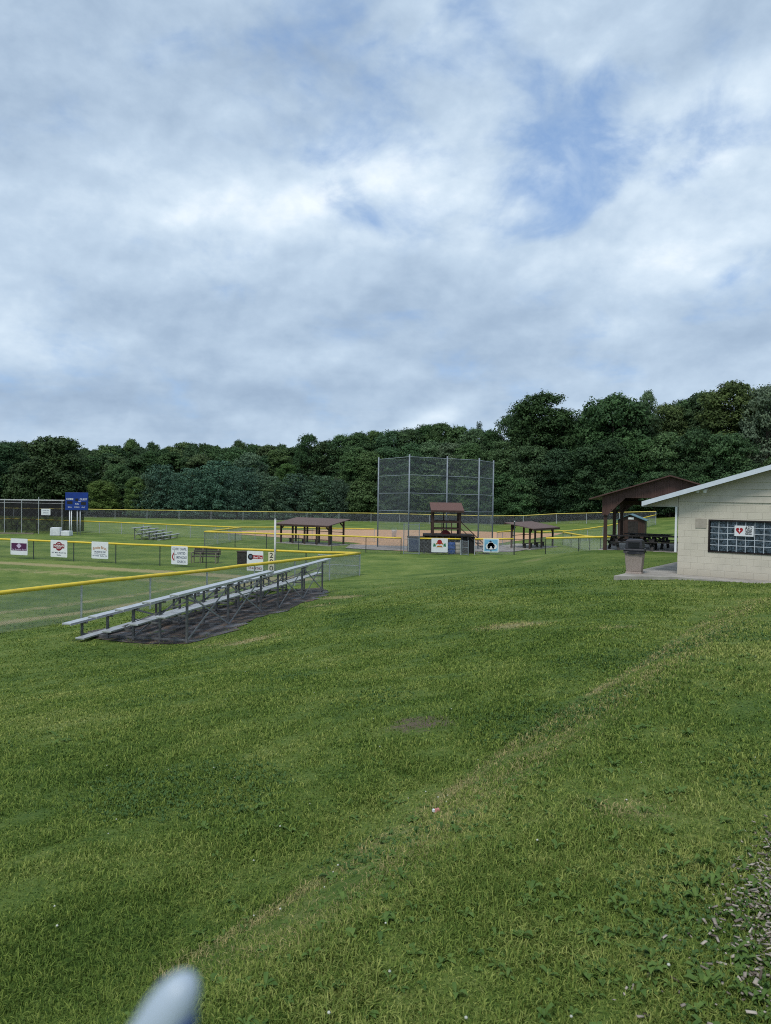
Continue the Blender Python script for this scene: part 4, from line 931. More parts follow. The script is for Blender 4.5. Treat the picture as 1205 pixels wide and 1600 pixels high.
# ------------------------------------------------------------------ concession building
corner = onz(1058, 897.4, SLABZ); RB = math.atan2(U_B.y, U_B.x)
def wall_sz(x, y):                              # photo pixel -> distance along the front wall and height above the slab
    v = ray(x, y); k = (corner - CAM).dot(V_B) / v.dot(V_B); p = CAM + v * k; return ((p - corner).dot(U_B), p.z - SLABZ)
m = bpy.data.materials.new('painted_block_wall'); m.use_nodes = True; tt = NT(m.node_tree); bb = m.node_tree.nodes['Principled BSDF']
oc = tt.node('ShaderNodeTexCoord').outputs['Object']; sp_ = tt.node('ShaderNodeSeparateXYZ'); tt.put(sp_.inputs[0], oc); cb_ = tt.node('ShaderNodeCombineXYZ')
tt.put(cb_.inputs[0], tt.math('ADD', sp_.outputs[0], sp_.outputs[1])); tt.put(cb_.inputs[1], sp_.outputs[2])
bk = tt.node('ShaderNodeTexBrick'); tt.put(bk.inputs['Vector'], cb_.outputs[0]); bk.inputs['Scale'].default_value = 1; bk.inputs['Brick Width'].default_value = .406; bk.inputs['Row Height'].default_value = .203; bk.inputs['Mortar Size'].default_value = .007; bk.inputs['Mortar Smooth'].default_value = .6; bk.inputs['Bias'].default_value = 0
bk.inputs['Color1'].default_value = (.59, .54, .445, 1); bk.inputs['Color2'].default_value = (.615, .565, .47, 1); bk.inputs['Mortar'].default_value = (.50, .455, .375, 1)
nz = tt.noise(oc, 1.3, 6, .65); nf = tt.noise(oc, 28, 4, .6)
lowd = tt.math('MULTIPLY', tt.ss(tt.math('ADD', sp_.outputs[2], tt.math('MULTIPLY', nz, .35)), .12, .55, 1.0, 0.0), .6)
wc = tt.mix(tt.ss(nz, .4, .75), bk.outputs[0], tt.mix(.5, bk.outputs[0], (.44, .41, .345))); wc = tt.mix(lowd, wc, (.36, .325, .26))
tt.put(bb.inputs['Base Color'], wc); bb.inputs['Roughness'].default_value = .7; bb.inputs['Specular IOR Level'].default_value = .2
bp = tt.node('ShaderNodeBump'); bp.inputs['Strength'].default_value = .55; bp.inputs['Distance'].default_value = .008
tt.put(bp.inputs['Height'], tt.math('ADD', tt.math('MULTIPLY', bk.outputs['Fac'], -1.0), tt.math('MULTIPLY', nf, .35))); tt.put(bb.inputs['Normal'], bp.outputs[0]); M['block'] = m
m = bpy.data.materials.new('patterned_glass_block'); m.use_nodes = True; tt = NT(m.node_tree); bb = m.node_tree.nodes['Principled BSDF']
oc = tt.node('ShaderNodeTexCoord').outputs['Object']; nz = tt.noise(oc, 16, 3, .5, 1.2); wv_ = tt.node('ShaderNodeTexVoronoi'); tt.put(wv_.inputs['Vector'], oc); wv_.inputs['Scale'].default_value = 26
pat = tt.mix(tt.ss(nz, .40, .62), (.010, .016, .022), (.10, .14, .18)); pat = tt.mix(tt.ss(wv_.outputs['Distance'], .25, .55, 0, .4), pat, (.02, .03, .04))
spx = tt.node('ShaderNodeSeparateXYZ'); tt.put(spx.inputs[0], oc)
pale = tt.math('MULTIPLY', tt.ss(spx.outputs[0], .22, .40, 1, 0), tt.ss(tt.math('ADD', spx.outputs[2], tt.math('MULTIPLY', nz, .4)), .55, .95, .55, 0))
tt.put(bb.inputs['Base Color'], tt.mix(pale, pat, (.22, .31, .40))); bb.inputs['Roughness'].default_value = .22; bb.inputs['Specular IOR Level'].default_value = .45
bp = tt.node('ShaderNodeBump'); bp.inputs['Strength'].default_value = .5; bp.inputs['Distance'].default_value = .01; tt.put(bp.inputs['Height'], nz); tt.put(bb.inputs['Normal'], bp.outputs[0]); M['glassblock'] = m

bd = thing('concession_building', 'beige painted block building with a glass-block window and low gable roof', 'building', corner, RB)
BW, BD = 9.6, 9.0
zs = wall_sz(1062, 784)[1]; SL = .305; zc_ = wall_sz(1060, 774.5)[1]         # siding line, roof slope, underside of rake at the corner
wx0, wz1 = wall_sz(1107.5, 811.5); wx0b, wz0 = wall_sz(1106.5, 862.5); wx1 = wx0 + 12 * .262
wl = MB()                                       # front wall with an opening for the window, then the other walls
wl.box(0, wx0, 0, .2, 0, zs); wl.box(wx1, BW, 0, .2, 0, zs); wl.box(wx0, wx1, 0, .2, 0, wz0); wl.box(wx0, wx1, 0, .2, wz1, zs)
wl.box(0, .2, .2, BD, 0, zs); wl.box(BW - .2, BW, .2, BD, 0, zs); wl.box(.2, BW - .2, BD - .2, BD, 0, zs); wl.build('wall', M['block'], bd)
rz = lambda x: zc_ + SL * (x if x < BW / 2 else BW - x)                    # roof underside over the wall
sd_ = MB(); z = zs + .004; k = 0
while z < rz(BW / 2) - .02:
    z1 = z + .205; xa = max(0.012, (z - zc_) / SL); xb = max(0.012, (z1 - zc_) / SL)
    if xa < BW / 2:
        xb = min(xb, BW / 2); zz = min(z1, rz(BW / 2)); P = [(xa, z), (BW - xa, z), (BW - xb, zz), (xb, zz)]
        if xb > .02 and xa <= .02: P = [(xa, z), (BW - xa, z), (BW - xa, zc_), (BW - xb, zz), (xb, zz), (xa, zc_)]
        n_ = len(P); sd_.add([(x, -.030 + .020 * (q - z) / .205, q) for x, q in P] + [(x, .05, q) for x, q in P], [tuple(range(n_)), tuple(range(2 * n_ - 1, n_ - 1, -1))] + [(i, n_ + i, n_ + (i + 1) % n_, (i + 1) % n_)[::-1] for i in range(n_)])
    z = z1
sd_.build('gable_siding', M['siding'], bd)
ov, fo = 1.0, .42                              # eave overhang left, rake overhang to the front
rf = MB()
def roofside(sgn):
    a = -ov if sgn > 0 else BW + ov; c_ = BW / 2
    za, zm = zc_ - SL * ov, rz(c_); f0, f1 = -fo, BD + fo
    p = [(a, f0, za), (c_, f0, zm), (c_, f1, zm), (a, f1, za)]
    if sgn < 0: p = p[::-1]
    rf.hexa(p + [(q[0], q[1], q[2] + .10) for q in p])
roofside(1); roofside(-1); roof = rf.build('roof', M['greyroof'], bd)
for sgn in (1, -1):
    a = -ov - .03 if sgn > 0 else BW + ov + .03; za = zc_ - SL * (ov + .03); c_ = BW / 2 - .002 * sgn
    fa = MB(); P = [(a, za - .035), (c_, rz(BW / 2) - .035), (c_, rz(BW / 2) + .112), (a, za + .112)]
    if sgn < 0: P = P[::-1]
    fa.prism(P, -fo - .035, -fo - .003); fa.build('rake_board', M['fascia'], roof)
MB().box(-ov - .035, -ov - .004, -fo - .003, BD + fo, zc_ - SL * ov - .06, zc_ - SL * ov + .11).build('eave_board', M['fascia'], roof)
MB().box(-ov + .0, -.004, -.02, BD, zc_ - SL * ov - .055, zc_ - SL * ov - .03).build('soffit', M['soffit'], roof)
MB().prism([(-ov + .02, zc_ - SL * ov - .03), (-.006, zc_ - SL * ov - .03), (-.006, zc_ - .01), (-ov + .02, zc_ - SL * ov - .005)], -.012, .01).build('eave_return', M['siding'], roof)
MB().bar((-.055, -.03, zc_ - SL * ov - .06), (-.055, -.03, .72), .07, .06).build('downspout', M['white'], bd)
win = MB(); f_ = .045
win.box(wx0 - .0, wx1, -.022, .12, wz0 - .0, wz0 + f_).box(wx0, wx1, -.022, .12, wz1 - f_, wz1).box(wx0, wx0 + f_, -.022, .12, wz0 + f_, wz1 - f_).box(wx1 - f_, wx1, -.022, .12, wz0 + f_, wz1 - f_)
wn = win.build('window_frame', M['bronze'], bd)
nr = 5; cw = (wx1 - wx0 - 2 * f_) / 12; ch = (wz1 - wz0 - 2 * f_) / nr
gb = MB(); gr = MB()
for i in range(12):
    for j in range(nr):
        x, z = wx0 + f_ + i * cw, wz0 + f_ + j * ch
        q = .0095; gb.hexa([(x + q, .03, z + q), (x + cw - q, .03, z + q), (x + cw - q, .1, z + q), (x + q, .1, z + q), (x + q, .03, z + ch - q), (x + cw - q, .03, z + ch - q), (x + cw - q, .1, z + ch - q), (x + q, .1, z + ch - q)])
for i in range(1, 12): x = wx0 + f_ + i * cw; gr.box(x - .009, x + .009, .022, .09, wz0 + f_, wz1 - f_)
for j in range(1, nr):
    z = wz0 + f_ + j * ch
    for i in range(12): x = wx0 + f_ + i * cw; gr.box(x + .0091, x + cw - .0091, .022, .09, z - .009, z + .009)
g_ = gb.build('glass_block_pane', M['glassblock'], wn, bevel=.006); gr.build('grout', M['mortar'], wn)
vx0, vz1 = wall_sz(1087, 810); vx1, vz0 = wall_sz(1104, 825.5); MB().box(vx0, vx1, -.018, -.001, vz0, vz1).build('vent_panel', M['vent'], bd, bevel=.004)
lx, lz = wall_sz(1098, 763.5)
ft = MB().box(lx - .16, lx + .16, -.2, -.02, lz - .05, lz).lathe([(.05, 0), (.065, .08), (.04, .12)], 10, (lx - .1, -.22, lz - .13)).lathe([(.05, 0), (.065, .08), (.04, .12)], 10, (lx + .12, -.22, lz - .13)); ft.build('flood_light', M['white'], bd)
sx0, sz1 = wall_sz(1148.5, 821); sx1, sz0 = wall_sz(1178, 838.5)
t = thing('aed_sign', 'white sign with a red heart fixed over the glass-block window', 'sign', corner + U_B * ((sx0 + sx1) / 2) + V_B * -.03 + Vector((0, 0, sz0)), RB)
W, Hh = sx1 - sx0, sz1 - sz0; MB().prism(rrect(W, Hh, .01), -.012, 0).build('board', M['sign'], t)
hp = []
for k in range(28): a = 2 * math.pi * k / 28; hp.append((-.24 * W + .0125 * .95 * W * 16 * math.sin(a) ** 3, .53 * Hh + .0125 * 1.05 * W * (13 * math.cos(a) - 5 * math.cos(2 * a) - 2 * math.cos(3 * a) - math.cos(4 * a))))
emb(t, [hp[::-1]], 'red'); emb(t, [[(-.22 * W, .74 * Hh), (-.29 * W, .50 * Hh), (-.24 * W, .50 * Hh), (-.27 * W, .28 * Hh), (-.18 * W, .56 * Hh), (-.23 * W, .56 * Hh)]], 'white', -.0185, 'bolt')
letters(t, 'AED', .24 * W, -.0155, .76 * Hh, .16, 'black', .38 * W)
for tx, z, ww in (('Automated', .53, .34), ('External', .38, .30), ('Defibrillator', .22, .36)): letters(t, tx, .24 * W, -.0155, z * Hh, .07, 'black', ww * W)
MB_ = MB().slab([(p[0], p[1]) for p in SLAB], SLABZ - .25, SLABZ); tag(MB_.build('concrete_slab', M['concrete'], bevel=.012), kind='structure')
p = onz(1195, 904.5, SLABZ); t = thing('stone', 'small grey stone lying on the slab under the glass-block window', 'stone', p, R(-30))
MB().lathe([(.08, 0), (.13, .03), (.12, .08), (.05, .11)], 7, (0, 0, 0), .6).build('stone', M['stone'], t)

# trash receptacle
p = onz(991.5, 895.3, SLABZ)
m = mat('exposed_aggregate', (.40, .335, .29), .9, 0, .3, 70, .8, 90, col2=(.20, .16, .14)); M['agg'] = m
t = thing('trash_can', 'square pebbled concrete trash can with a dark dome lid on the slab corner', 'trash can', p, RB + R(10))
def frustum(a0, a1, z0, z1): return [(-a0, -a0, z0), (a0, -a0, z0), (a0, a0, z0), (-a0, a0, z0), (-a1, -a1, z1), (a1, -a1, z1), (a1, a1, z1), (-a1, a1, z1)]
MB().hexa(frustum(.23, .285, .06, .70)).build('bin', M['agg'], t, bevel=.02); MB().hexa(frustum(.255, .235, 0, .062)).build('base', M['agg'], t, bevel=.01)
lid = MB().hexa(frustum(.33, .31, .735, .80)).hexa(frustum(.275, .25, .802, 1.07)).hexa(frustum(.235, .20, 1.072, 1.10)).build('lid', M['plastic_dark'], t, bevel=.02)
MB().box(-.17, .17, -.283, -.255, .84, 1.02).build('flap', M['bag'], lid, bevel=.008)
bg_ = MB(); ring = []
for k in range(24):
    a = k / 24 * 4; s_ = int(a); f = a - s_; cs = [(-1, -1), (1, -1), (1, 1), (-1, 1), (-1, -1)]; e = Vector((cs[s_][0] * (1 - f) + cs[s_ + 1][0] * f, cs[s_][1] * (1 - f) + cs[s_ + 1][1] * f, 0)); ring.append((e * .30, e * (.315 + .02 * random.random()), .735, .62 + .09 * random.random()))
vs = [Vector((a.x, a.y, z0)) for a, b, z0, z1 in ring] + [Vector((b.x, b.y, z1)) for a, b, z0, z1 in ring]; bg_.add(vs, [(k, (k + 1) % 24, 24 + (k + 1) % 24, 24 + k)[::-1] for k in range(24)])
bg_.build('bin_liner', M['bag'], t)

# ------------------------------------------------------------------ picnic pavilion, tables, shed
DP = 38.0; pz = at(943, 861, DP).z
M['barn'] = mat('brown_ribbed_metal', (.105, .056, .047), .55, .1, .18, 2.0)
pv = thing('picnic_pavilion', 'open brown pavilion with a ribbed gable end beside the building', 'pavilion', (at(943, 861, DP).x, DP, pz), RB + R(14))
_pm = Matrix.Rotation(RB + R(14), 4, 'Z'); pu = (_pm @ Vector((1, 0, 0))); pvv = (_pm @ Vector((0, 1, 0))); po = Vector(pv.location)
def pav(x, y):
    v = ray(x, y); k = (po - CAM).dot(pvv) / v.dot(pvv); p = CAM + v * k; return ((p - po).dot(pu), p.z - pz)
ex, ez = pav(940, 775); rx, rz_ = pav(1048, 744.5); _, sb_ = pav(942, 805); sl_ = (rz_ - ez) / (rx - ex); PW = 2 * rx; PD = 9.0
bx_ = pav(949, 803)[0]; cutx, cutz = pav(978, 778); cutz = min(cutz, ez + sl_ * (cutx - ex) - .35)
g = MB(); P = [(-.1, sb_), (bx_, sb_), (cutx, cutz), (PW - cutx, cutz), (PW - .02, sb_), (PW + .1, sb_), (PW + .1, ez), (rx, rz_ - .02), (-.1, ez)]
def gable(y0, nm):
    mb = MB()
    # three convex pieces side by side, butted
    for q in ([(-.1, sb_), (bx_, sb_), (cutx, cutz), (cutx, ez + sl_ * (cutx + .1)), (-.1, ez)], [(cutx, cutz), (PW - cutx, cutz), (PW - cutx, ez + sl_ * (cutx + .1)), (rx, rz_ - .02), (cutx, ez + sl_ * (cutx + .1))], [(PW - cutx, cutz), (PW - bx_, sb_), (PW + .1, sb_), (PW + .1, ez), (PW - cutx, ez + sl_ * (cutx + .1))]): mb.prism(q, y0, y0 + .04)
    if nm:
        x = .05
        while x < PW:
            zt_ = ez + sl_ * (min(x, PW - x) + .1) - .03
            lo_ = sb_ + (cutz - sb_) * min(1, max(0, (min(x, PW - x)) / cutx))
            mb.box(x - .03, x + .03, y0 - .03, y0 - .0005, lo_ + .01, zt_); x += .3
    mb.build('gable_cladding', M['barn'], pv)
gable(-.06, True); gable(PD, False)
rf = MB(); ovx = .62
for sgn in (1, -1):
    a = -.1 - ovx if sgn > 0 else PW + .1 + ovx; za = ez - sl_ * ovx
    p_ = [(a, -.45, za), (rx, -.45, rz_), (rx, PD + .4, rz_), (a, PD + .4, za)]
    if sgn < 0: p_ = p_[::-1]
    rf.hexa(p_ + [(q[0], q[1], q[2] + .06) for q in p_])
rf.build('roof', M['barn'], pv)
for y in (.1, PD * .5, PD - .1):
    for x in (.06, PW - .06):
        MB().bar((x, y, -.1), (x, y, sb_ + .1 if y < 1 else ez - .1), .17, .17).build('post', M['brown'], pv)
bm_ = MB()
for x in (.06, PW - .06): bm_.bar((x, .0, ez - .22), (x, PD, ez - .22), .12, .22)
for y in (PD * .5, PD - .15):
    bm_.bar((0, y, ez - .35), (PW, y, ez - .35), .12, .22); bm_.bar((rx, y, ez - .3), (rx, y, rz_ - .1), .12, .12)
    for x in (0, PW): bm_.bar((x + (.06 if x == 0 else -.06), y, ez - 1.0), (x + (.8 if x == 0 else -.8), y, ez - .35), .1, .1)
bm_.build('truss', M['brown'], pv)
MB().box(-.3, PW + .3, -.35, PD + .3, -.3, .03).build('floor_slab', M['concrete'], pv)
def table(label, x, y, d, rot, zz, scale=1.0):
    p = at(x, y, d); t = thing('picnic_table', label, 'picnic table', (p.x, p.y, zz), rot, 'picnic tables under the pavilion'); L = 2.4
    tp = MB()
    for k in range(5): yy = -.36 + .18 * k; tp.box(-L / 2, L / 2, yy - .083, yy + .083, .72, .765)
    tp.build('tabletop', M['tablewood'], t, bevel=.006)
    for s_ in (-1, 1):
        m_ = MB(); m_.box(-L / 2, L / 2, s_ * .62 - .12, s_ * .62 - .005, .41, .455); m_.box(-L / 2, L / 2, s_ * .62 + .005, s_ * .62 + .12, .41, .455); m_.build('bench', M['tablewood'], t, bevel=.006)
    for e in (-1, 1):
        xx = e * (L / 2 - .32)
        for s_ in (-1, 1): MB().bar((xx, s_ * .70, 0), (xx, s_ * .24, .72), .05, .14, (1, 0, 0)).build('leg', M['tablewood'], t)
        br = MB().bar((xx + e * .05, -.72, .36), (xx + e * .05, .72, .36), .04, .13).bar((xx, -.36, .67), (xx, .36, .67), .045, .09).bar((xx, 0, .38), (xx - e * .55, 0, .70), .045, .09); br.build('crosspiece', M['tablewood'], t)
    return t
zf = pz + .03
table('front dark picnic table nearest the pavilion corner post', 985, 861, 38.7, RB + R(40), zf)
table('dark picnic table behind the trash can with its top edge highest', 1013, 860, 40.6, RB + R(2), zf)
table('dark picnic table half hidden by the corner of the building', 1050, 860, 38.2, RB + R(8), zf)
# shed
p = at(986, 838, 62); zsd = H(p.x, p.y); k_ = 62 / FPX
t = thing('shed', 'small dark brown shed with a blue-green metal roof seen through the pavilion', 'shed', (p.x, p.y, zsd), RB + R(14))
ws, zw, zg = 40 * k_, at(986, 812.5, 62).z - zsd, at(981, 804, 62).z - zsd
sh = MB().prism([(-ws / 2, 0), (ws / 2, 0), (ws / 2, zw), (-.1, zg), (-ws / 2, zw)], 0, 2.6); sh.build('wall', M['brown'], t)
for k in range(11): x = -ws / 2 + .1 + k * (ws - .2) / 10; 
bt = MB(); 
for k in range(9): x = -ws / 2 + .1 + k * (ws - .2) / 8; bt.box(x - .02, x + .02, -.02, -.001, 0, zw + min(0.0, 0) + (zg - zw) * max(0, 1 - abs(x + .1) / (ws / 2)) - .05)
bt.build('batten', M['brown'], t)
MB().box(-.25, .55, -.04, -.021, .05, zw - .1).build('door', M['darkwood'], t); MB().box(-.25, .2, -.05, -.022, zw + .05, zw + .24).build('plate', M['white'], t)
for sgn in (1, -1):
    a = sgn * (ws / 2 + .15); zz = zw - (zg - zw) * .15 / (ws / 2); pp = [(a, -.2, zz), (-.1, -.2, zg), (-.1, 2.8, zg), (a, 2.8, zz)]
    if sgn > 0: pp = pp[::-1]
    MB().hexa(pp + [(q[0], q[1], q[2] + .05) for q in pp]).build('roof', M['bluegreen'], t)
# litter in the grass
p = onground(681, 1271); t = thing('litter', 'crumpled pink and white paper scrap lying in the lawn', 'litter', (p.x, p.y, p.z + .010), R(30)); t.scale = (.6, .6, .6)
M['pink'] = mat('pink_paper', (.62, .27, .24), .7, 0, .2); ng = MB()
for k in range(3): ng.hexa([Vector(v) + Vector((random.gauss(0, .004), random.gauss(0, .004), 0)) for v in [(-.022 + .015 * k, -.016, 0), (.0 + .015 * k, -.02, 0), (.004 + .015 * k, .014, .004), (-.02 + .015 * k, .018, .003), (-.018 + .015 * k, -.01, .03), (.0 + .015 * k, -.012, .022), (.004 + .015 * k, .01, .03), (-.02 + .015 * k, .012, .02)]])
ng.build('wad', M['pink'], t); MB().box(-.035, -.018, -.015, .012, .006, .03).build('corner', M['white'], t)

# pale rod right in front of the lens, far out of focus
T0 = CAM + ray(299, 1524) * .135; T1 = CAM + ray(219, 1650) * .1335; dd = (T1 - T0).normalized(); L = (T0.z - H(-1.0, .2)) / -dd.z
t = thing('marker_rod', 'blurred pale rod with a blue shaded side poking up at the lower left', 'rod', T0 + dd * L)
rl = lambda v: v - Vector(t.location)
u_ = dd.cross(FWD).normalized()
if u_.dot(RIGHT) < 0: u_ = -u_
M['rod'] = mat('pale_rod_plastic', (.36, .43, .50), .4, 0, .05, 3, spec=.5); M['rodblue_shade'] = mat('blue_shaded_rod_side', (.05, .09, .24), .4, 0, .05, 3)
MB().tube([rl(T0 + dd * s_) for s_ in (0, .0015, .004, .008, L * .3, L * .6, L)], [.0014, .0028, .0039, .0045, .0046, .0046, .0046], 16).build('shaft', M['rod'], t, smooth=True)
off = u_ * .0020 + dd * .004
MB().tube([rl(T0 + off + dd * s_) for s_ in (0, .002, .006, L)], [.0015, .0034, .0042, .0042], 10).build('blue_shaded_side', M['rodblue_shade'], t, smooth=True)  # rod's right side: its blue and its shading, both put into the colour
# ------------------------------------------------------------------ trees
def treeleaf(name, spec=.15, trans=.18):
    m = bpy.data.materials.new(name); m.use_nodes = True; t = NT(m.node_tree); b = m.node_tree.nodes['Principled BSDF']
    oi = t.node('ShaderNodeObjectInfo'); r = t.attr('rnd'); c = oi.outputs['Color']
    col = t.mix(1.0, c, t.mix(r, (.52, .58, .62), (1.8, 1.7, 1.55)), 'MULTIPLY')
    t.put(b.inputs['Base Color'], col); b.inputs['Roughness'].default_value = .65; b.inputs['Specular IOR Level'].default_value = spec
    tr = t.node('ShaderNodeBsdfTranslucent'); t.put(tr.inputs[0], col); mx = t.node('ShaderNodeMixShader'); mx.inputs[0].default_value = trans
    t.put(mx.inputs[1], b.outputs[0]); t.put(mx.inputs[2], tr.outputs[0]); t.put(t.n['Material Output'].inputs[0], mx.outputs[0]); return m
M['leaf'] = treeleaf('tree_leaf'); M['needle'] = treeleaf('pine_needle', .1, .1)
M['bark'] = mat('tree_bark', (.075, .060, .048), .9, 0, .3, 6, .5, 30, streak=True)
def cards(P, N, S, A, g):
    """one bent four-sided leaf spray at each point"""
    n = len(P); N = N / np.maximum(1e-6, np.linalg.norm(N, axis=1, keepdims=True))
    rv = g.normal(size=(n, 3)); Tn = np.cross(N, rv); Tn /= np.maximum(1e-6, np.linalg.norm(Tn, axis=1, keepdims=True)); B = np.cross(N, Tn)
    s = S[:, None]; a = A[:, None]
    v = np.stack([P - Tn * s, P - B * s * a + N * s * .15, P + Tn * s, P + B * s * a + N * s * .15], 1).reshape(-1, 3)
    return v
def crown_broad(seed, ratio, nl=70, per=200, leaf=.034, low=.3, lobe=(.24, .42), dome=1.0, loose=0.0):
    """crown of radius about 1 and height `ratio`: round lobes of leaf sprays piled into a domed mass, lobes facing out and up"""
    g = np.random.default_rng(seed); Ps, Ns, Ss, Rs = [], [], [], []
    zt = ratio - dome                                           # below this the crown keeps its width, above it domes over
    n = 0
    while n < nl:
        z = low + (ratio - low) * g.random() ** .85
        prof = math.sqrt(max(0.0, 1 - ((z - zt) / dome) ** 2)) if z > zt else .86 + .14 * (z - low) / max(.01, zt - low)
        R_ = g.uniform(*lobe) * (1.0 if z < ratio - .5 else .85)
        a = g.random() * 6.283; r = max(0.0, prof - R_ * .72) * (g.random() ** .28) * (1 + loose * g.normal() * .12)
        zc = min(z, ratio - R_ * .62)
        c = np.array([r * math.cos(a), r * math.sin(a), zc]); n += 1
        k = int(per * (R_ / .33) ** 2); d = g.normal(size=(k, 3)); d /= np.linalg.norm(d, axis=1, keepdims=True); d[:, 2] = np.where(d[:, 2] < -.2, -d[:, 2] * .8, d[:, 2])
        rad = R_ * (.66 + .40 * g.random(k) ** .6) * (1 + .13 * np.sin(d[:, 0] * 7 + d[:, 1] * 5 + d[:, 2] * 6 + g.random() * 6))
        p = c + d * rad[:, None] * np.array([1, 1, .82])
        nrm_ = d * np.array([.9, .9, 1.25]) + g.normal(size=(k, 3)) * .42
        nt = 16; tc = g.normal(size=(nt, 3)); tc /= np.linalg.norm(tc, axis=1, keepdims=True); tc[:, 2] = np.where(tc[:, 2] < -.1, -tc[:, 2], tc[:, 2])
        tc = c + tc * (R_ * g.uniform(.85, 1.22, nt))[:, None] * np.array([1, 1, .85]); k2 = int(k * .62); wh = g.integers(0, nt, k2); off_ = g.normal(size=(k2, 3))
        p[:k2] = tc[wh] + off_ * R_ * .15 * np.array([1, 1, .7]); nrm_[:k2] = off_ * .8 + (tc[wh] - c) / R_ * .8 + np.array([0, 0, .5]) + g.normal(size=(k2, 3)) * .3
        Ps.append(p); Ns.append(nrm_); Ss.append(leaf * g.uniform(.55, 1.4, k)); t_ = g.random() * .6; Rs.append(np.clip(t_ + .40 * g.random(k), 0, 1))
    return np.concatenate(Ps), np.concatenate(Ns), np.concatenate(Ss), np.concatenate(Rs), g
def crown_pine(seed, ratio=2.2, lay=13, leaf=.042, full=1.0):
    """white pine: tiers of up-curved boughs carrying soft plumes of needles, rounded at the top"""
    g = np.random.default_rng(seed); Ps, Ns, Ss, Rs = [], [], [], []
    for i in range(lay):
        z = .03 + .90 * i / (lay - 1); Rz = full * (1 - z ** 2.0) ** .60 * (.90 + .18 * g.random()) + .05
        nb_ = max(5, int(11 * (1 - z) ** .5) + 2); a0 = g.random() * 6.28
        for b in range(nb_):
            a = a0 + b * 6.283 / nb_ + g.uniform(-.28, .28); Rb = Rz * g.uniform(.70, 1.08); nt = max(2, int(5.5 * Rb)); tint = g.random() * .45
            for k in range(nt):
                f = .45 + .55 * (k + .5) / nt
                c = np.array([Rb * f * math.cos(a), Rb * f * math.sin(a), z * ratio + .10 * f * f + g.normal() * .02]); m_ = 34
                d = g.normal(size=(m_, 3)); d /= np.linalg.norm(d, axis=1, keepdims=True); d[:, 2] = np.where(d[:, 2] < -.3, -d[:, 2], d[:, 2])
                rr_ = .17 * (.75 + .4 * f)
                Ps.append(c + d * rr_ * np.array([1, 1, .62])); Ns.append(d * np.array([.8, .8, 1.2]) + g.normal(size=(m_, 3)) * .4); Ss.append(leaf * g.uniform(.6, 1.4, m_)); Rs.append(np.clip(tint + .55 * g.random(m_), 0, 1))
    return np.concatenate(Ps), np.concatenate(Ns), np.concatenate(Ss), np.concatenate(Rs), g
def bake(parts, ratio, m, aspect, name):
    P, N, S, Rn, g = parts
    V = cards(P, N, S, np.full(len(P), aspect), g); f = np.arange(len(V))
    return np_mesh(name, V, f, 4, m, dict(rnd=np.repeat(Rn, 4)), parent=False)
def trunk_mesh(seed, ratio, r0=.035, limbs=6):
    g = random.Random(seed); mb = MB()
    pts = [(0, 0, -.05), (g.gauss(0, .01), g.gauss(0, .01), .2 * ratio), (g.gauss(0, .03), g.gauss(0, .03), .5 * ratio), (g.gauss(0, .05), g.gauss(0, .05), .86 * ratio)]
    mb.tube(pts, [r0 * 1.25, r0, r0 * .7, r0 * .15], 8)
    for k in range(limbs):
        z = (.22 + .55 * k / limbs) * ratio; a = g.random() * 6.28; L = g.uniform(.45, .8)
        mb.tube([(0, 0, z), (L * .5 * math.cos(a), L * .5 * math.sin(a), z + .12 * ratio), (L * math.cos(a), L * math.sin(a), z + .22 * ratio)], [r0 * .45, r0 * .28, r0 * .06], 5)
    me = bpy.data.meshes.new('trunk'); me.from_pydata([tuple(v) for v in mb.v], [], mb.f); me.update(); me.materials.append(M['bark']); return me
# meshes are made with radius 1 and height = ratio, then scaled evenly enough to keep leaf sizes true
VAR = {}
def variant(kind, i, parts, ratio, m, aspect, r0, limbs): VAR[kind, i] = (bake(parts, ratio, m, aspect, 'crown'), trunk_mesh(hash((len(kind), i)) % 97, ratio, r0, limbs), ratio)
for i in range(4): variant('broad', i, crown_broad(11 + i, 2.6, 78, 360, .034, .25), 2.6, M['leaf'], .62, .05, 4)
for i in range(4): variant('tall', i, crown_broad(41 + i, 4.2, 118, 300, .036, .2, (.26, .44)), 4.2, M['leaf'], .62, .05, 4)
for i in range(3): variant('open', i, crown_broad(61 + i, 3.2, 64, 330, .033, 1.0, (.22, .36), 1.15, 1.0), 3.2, M['leaf'], .62, .055, 10)
for i in range(3): variant('bush', i, crown_broad(81 + i, 1.6, 44, 380, .042, .1, (.28, .44), .9), 1.6, M['leaf'], .62, .04, 3)
for i in range(4): variant('slim', i, crown_broad(121 + i, 4.4, 120, 220, .046, .5, (.24, .44), 1.25, 1.0), 4.4, M['leaf'], .62, .05, 4)
for i in range(3): variant('pine', i, crown_pine(101 + i), 2.2, M['needle'], .34, .03, 0)
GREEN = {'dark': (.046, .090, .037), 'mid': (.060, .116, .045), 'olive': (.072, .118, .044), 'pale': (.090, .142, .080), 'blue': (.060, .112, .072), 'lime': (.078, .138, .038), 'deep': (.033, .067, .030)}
LAB = {
 'far': ('far_tree', 'one of the level far row of dark broadleaf trees at the back left', 'level row of trees at the back left'),
 'oak': ('broadleaf_tree', 'dark broadleaf tree in the tall wood behind the backstop and pavilion', 'broadleaf trees in the tall right-hand wood'),
 'under': ('understory_tree', 'low bushy tree filling the shaded foot of the wood', 'low trees at the foot of the wood'),
 'pine': ('pine_tree', 'blue-green pine in the row of pines behind the outfield fence', 'blue-green pines behind the outfield fence'),
}
ntree = 0
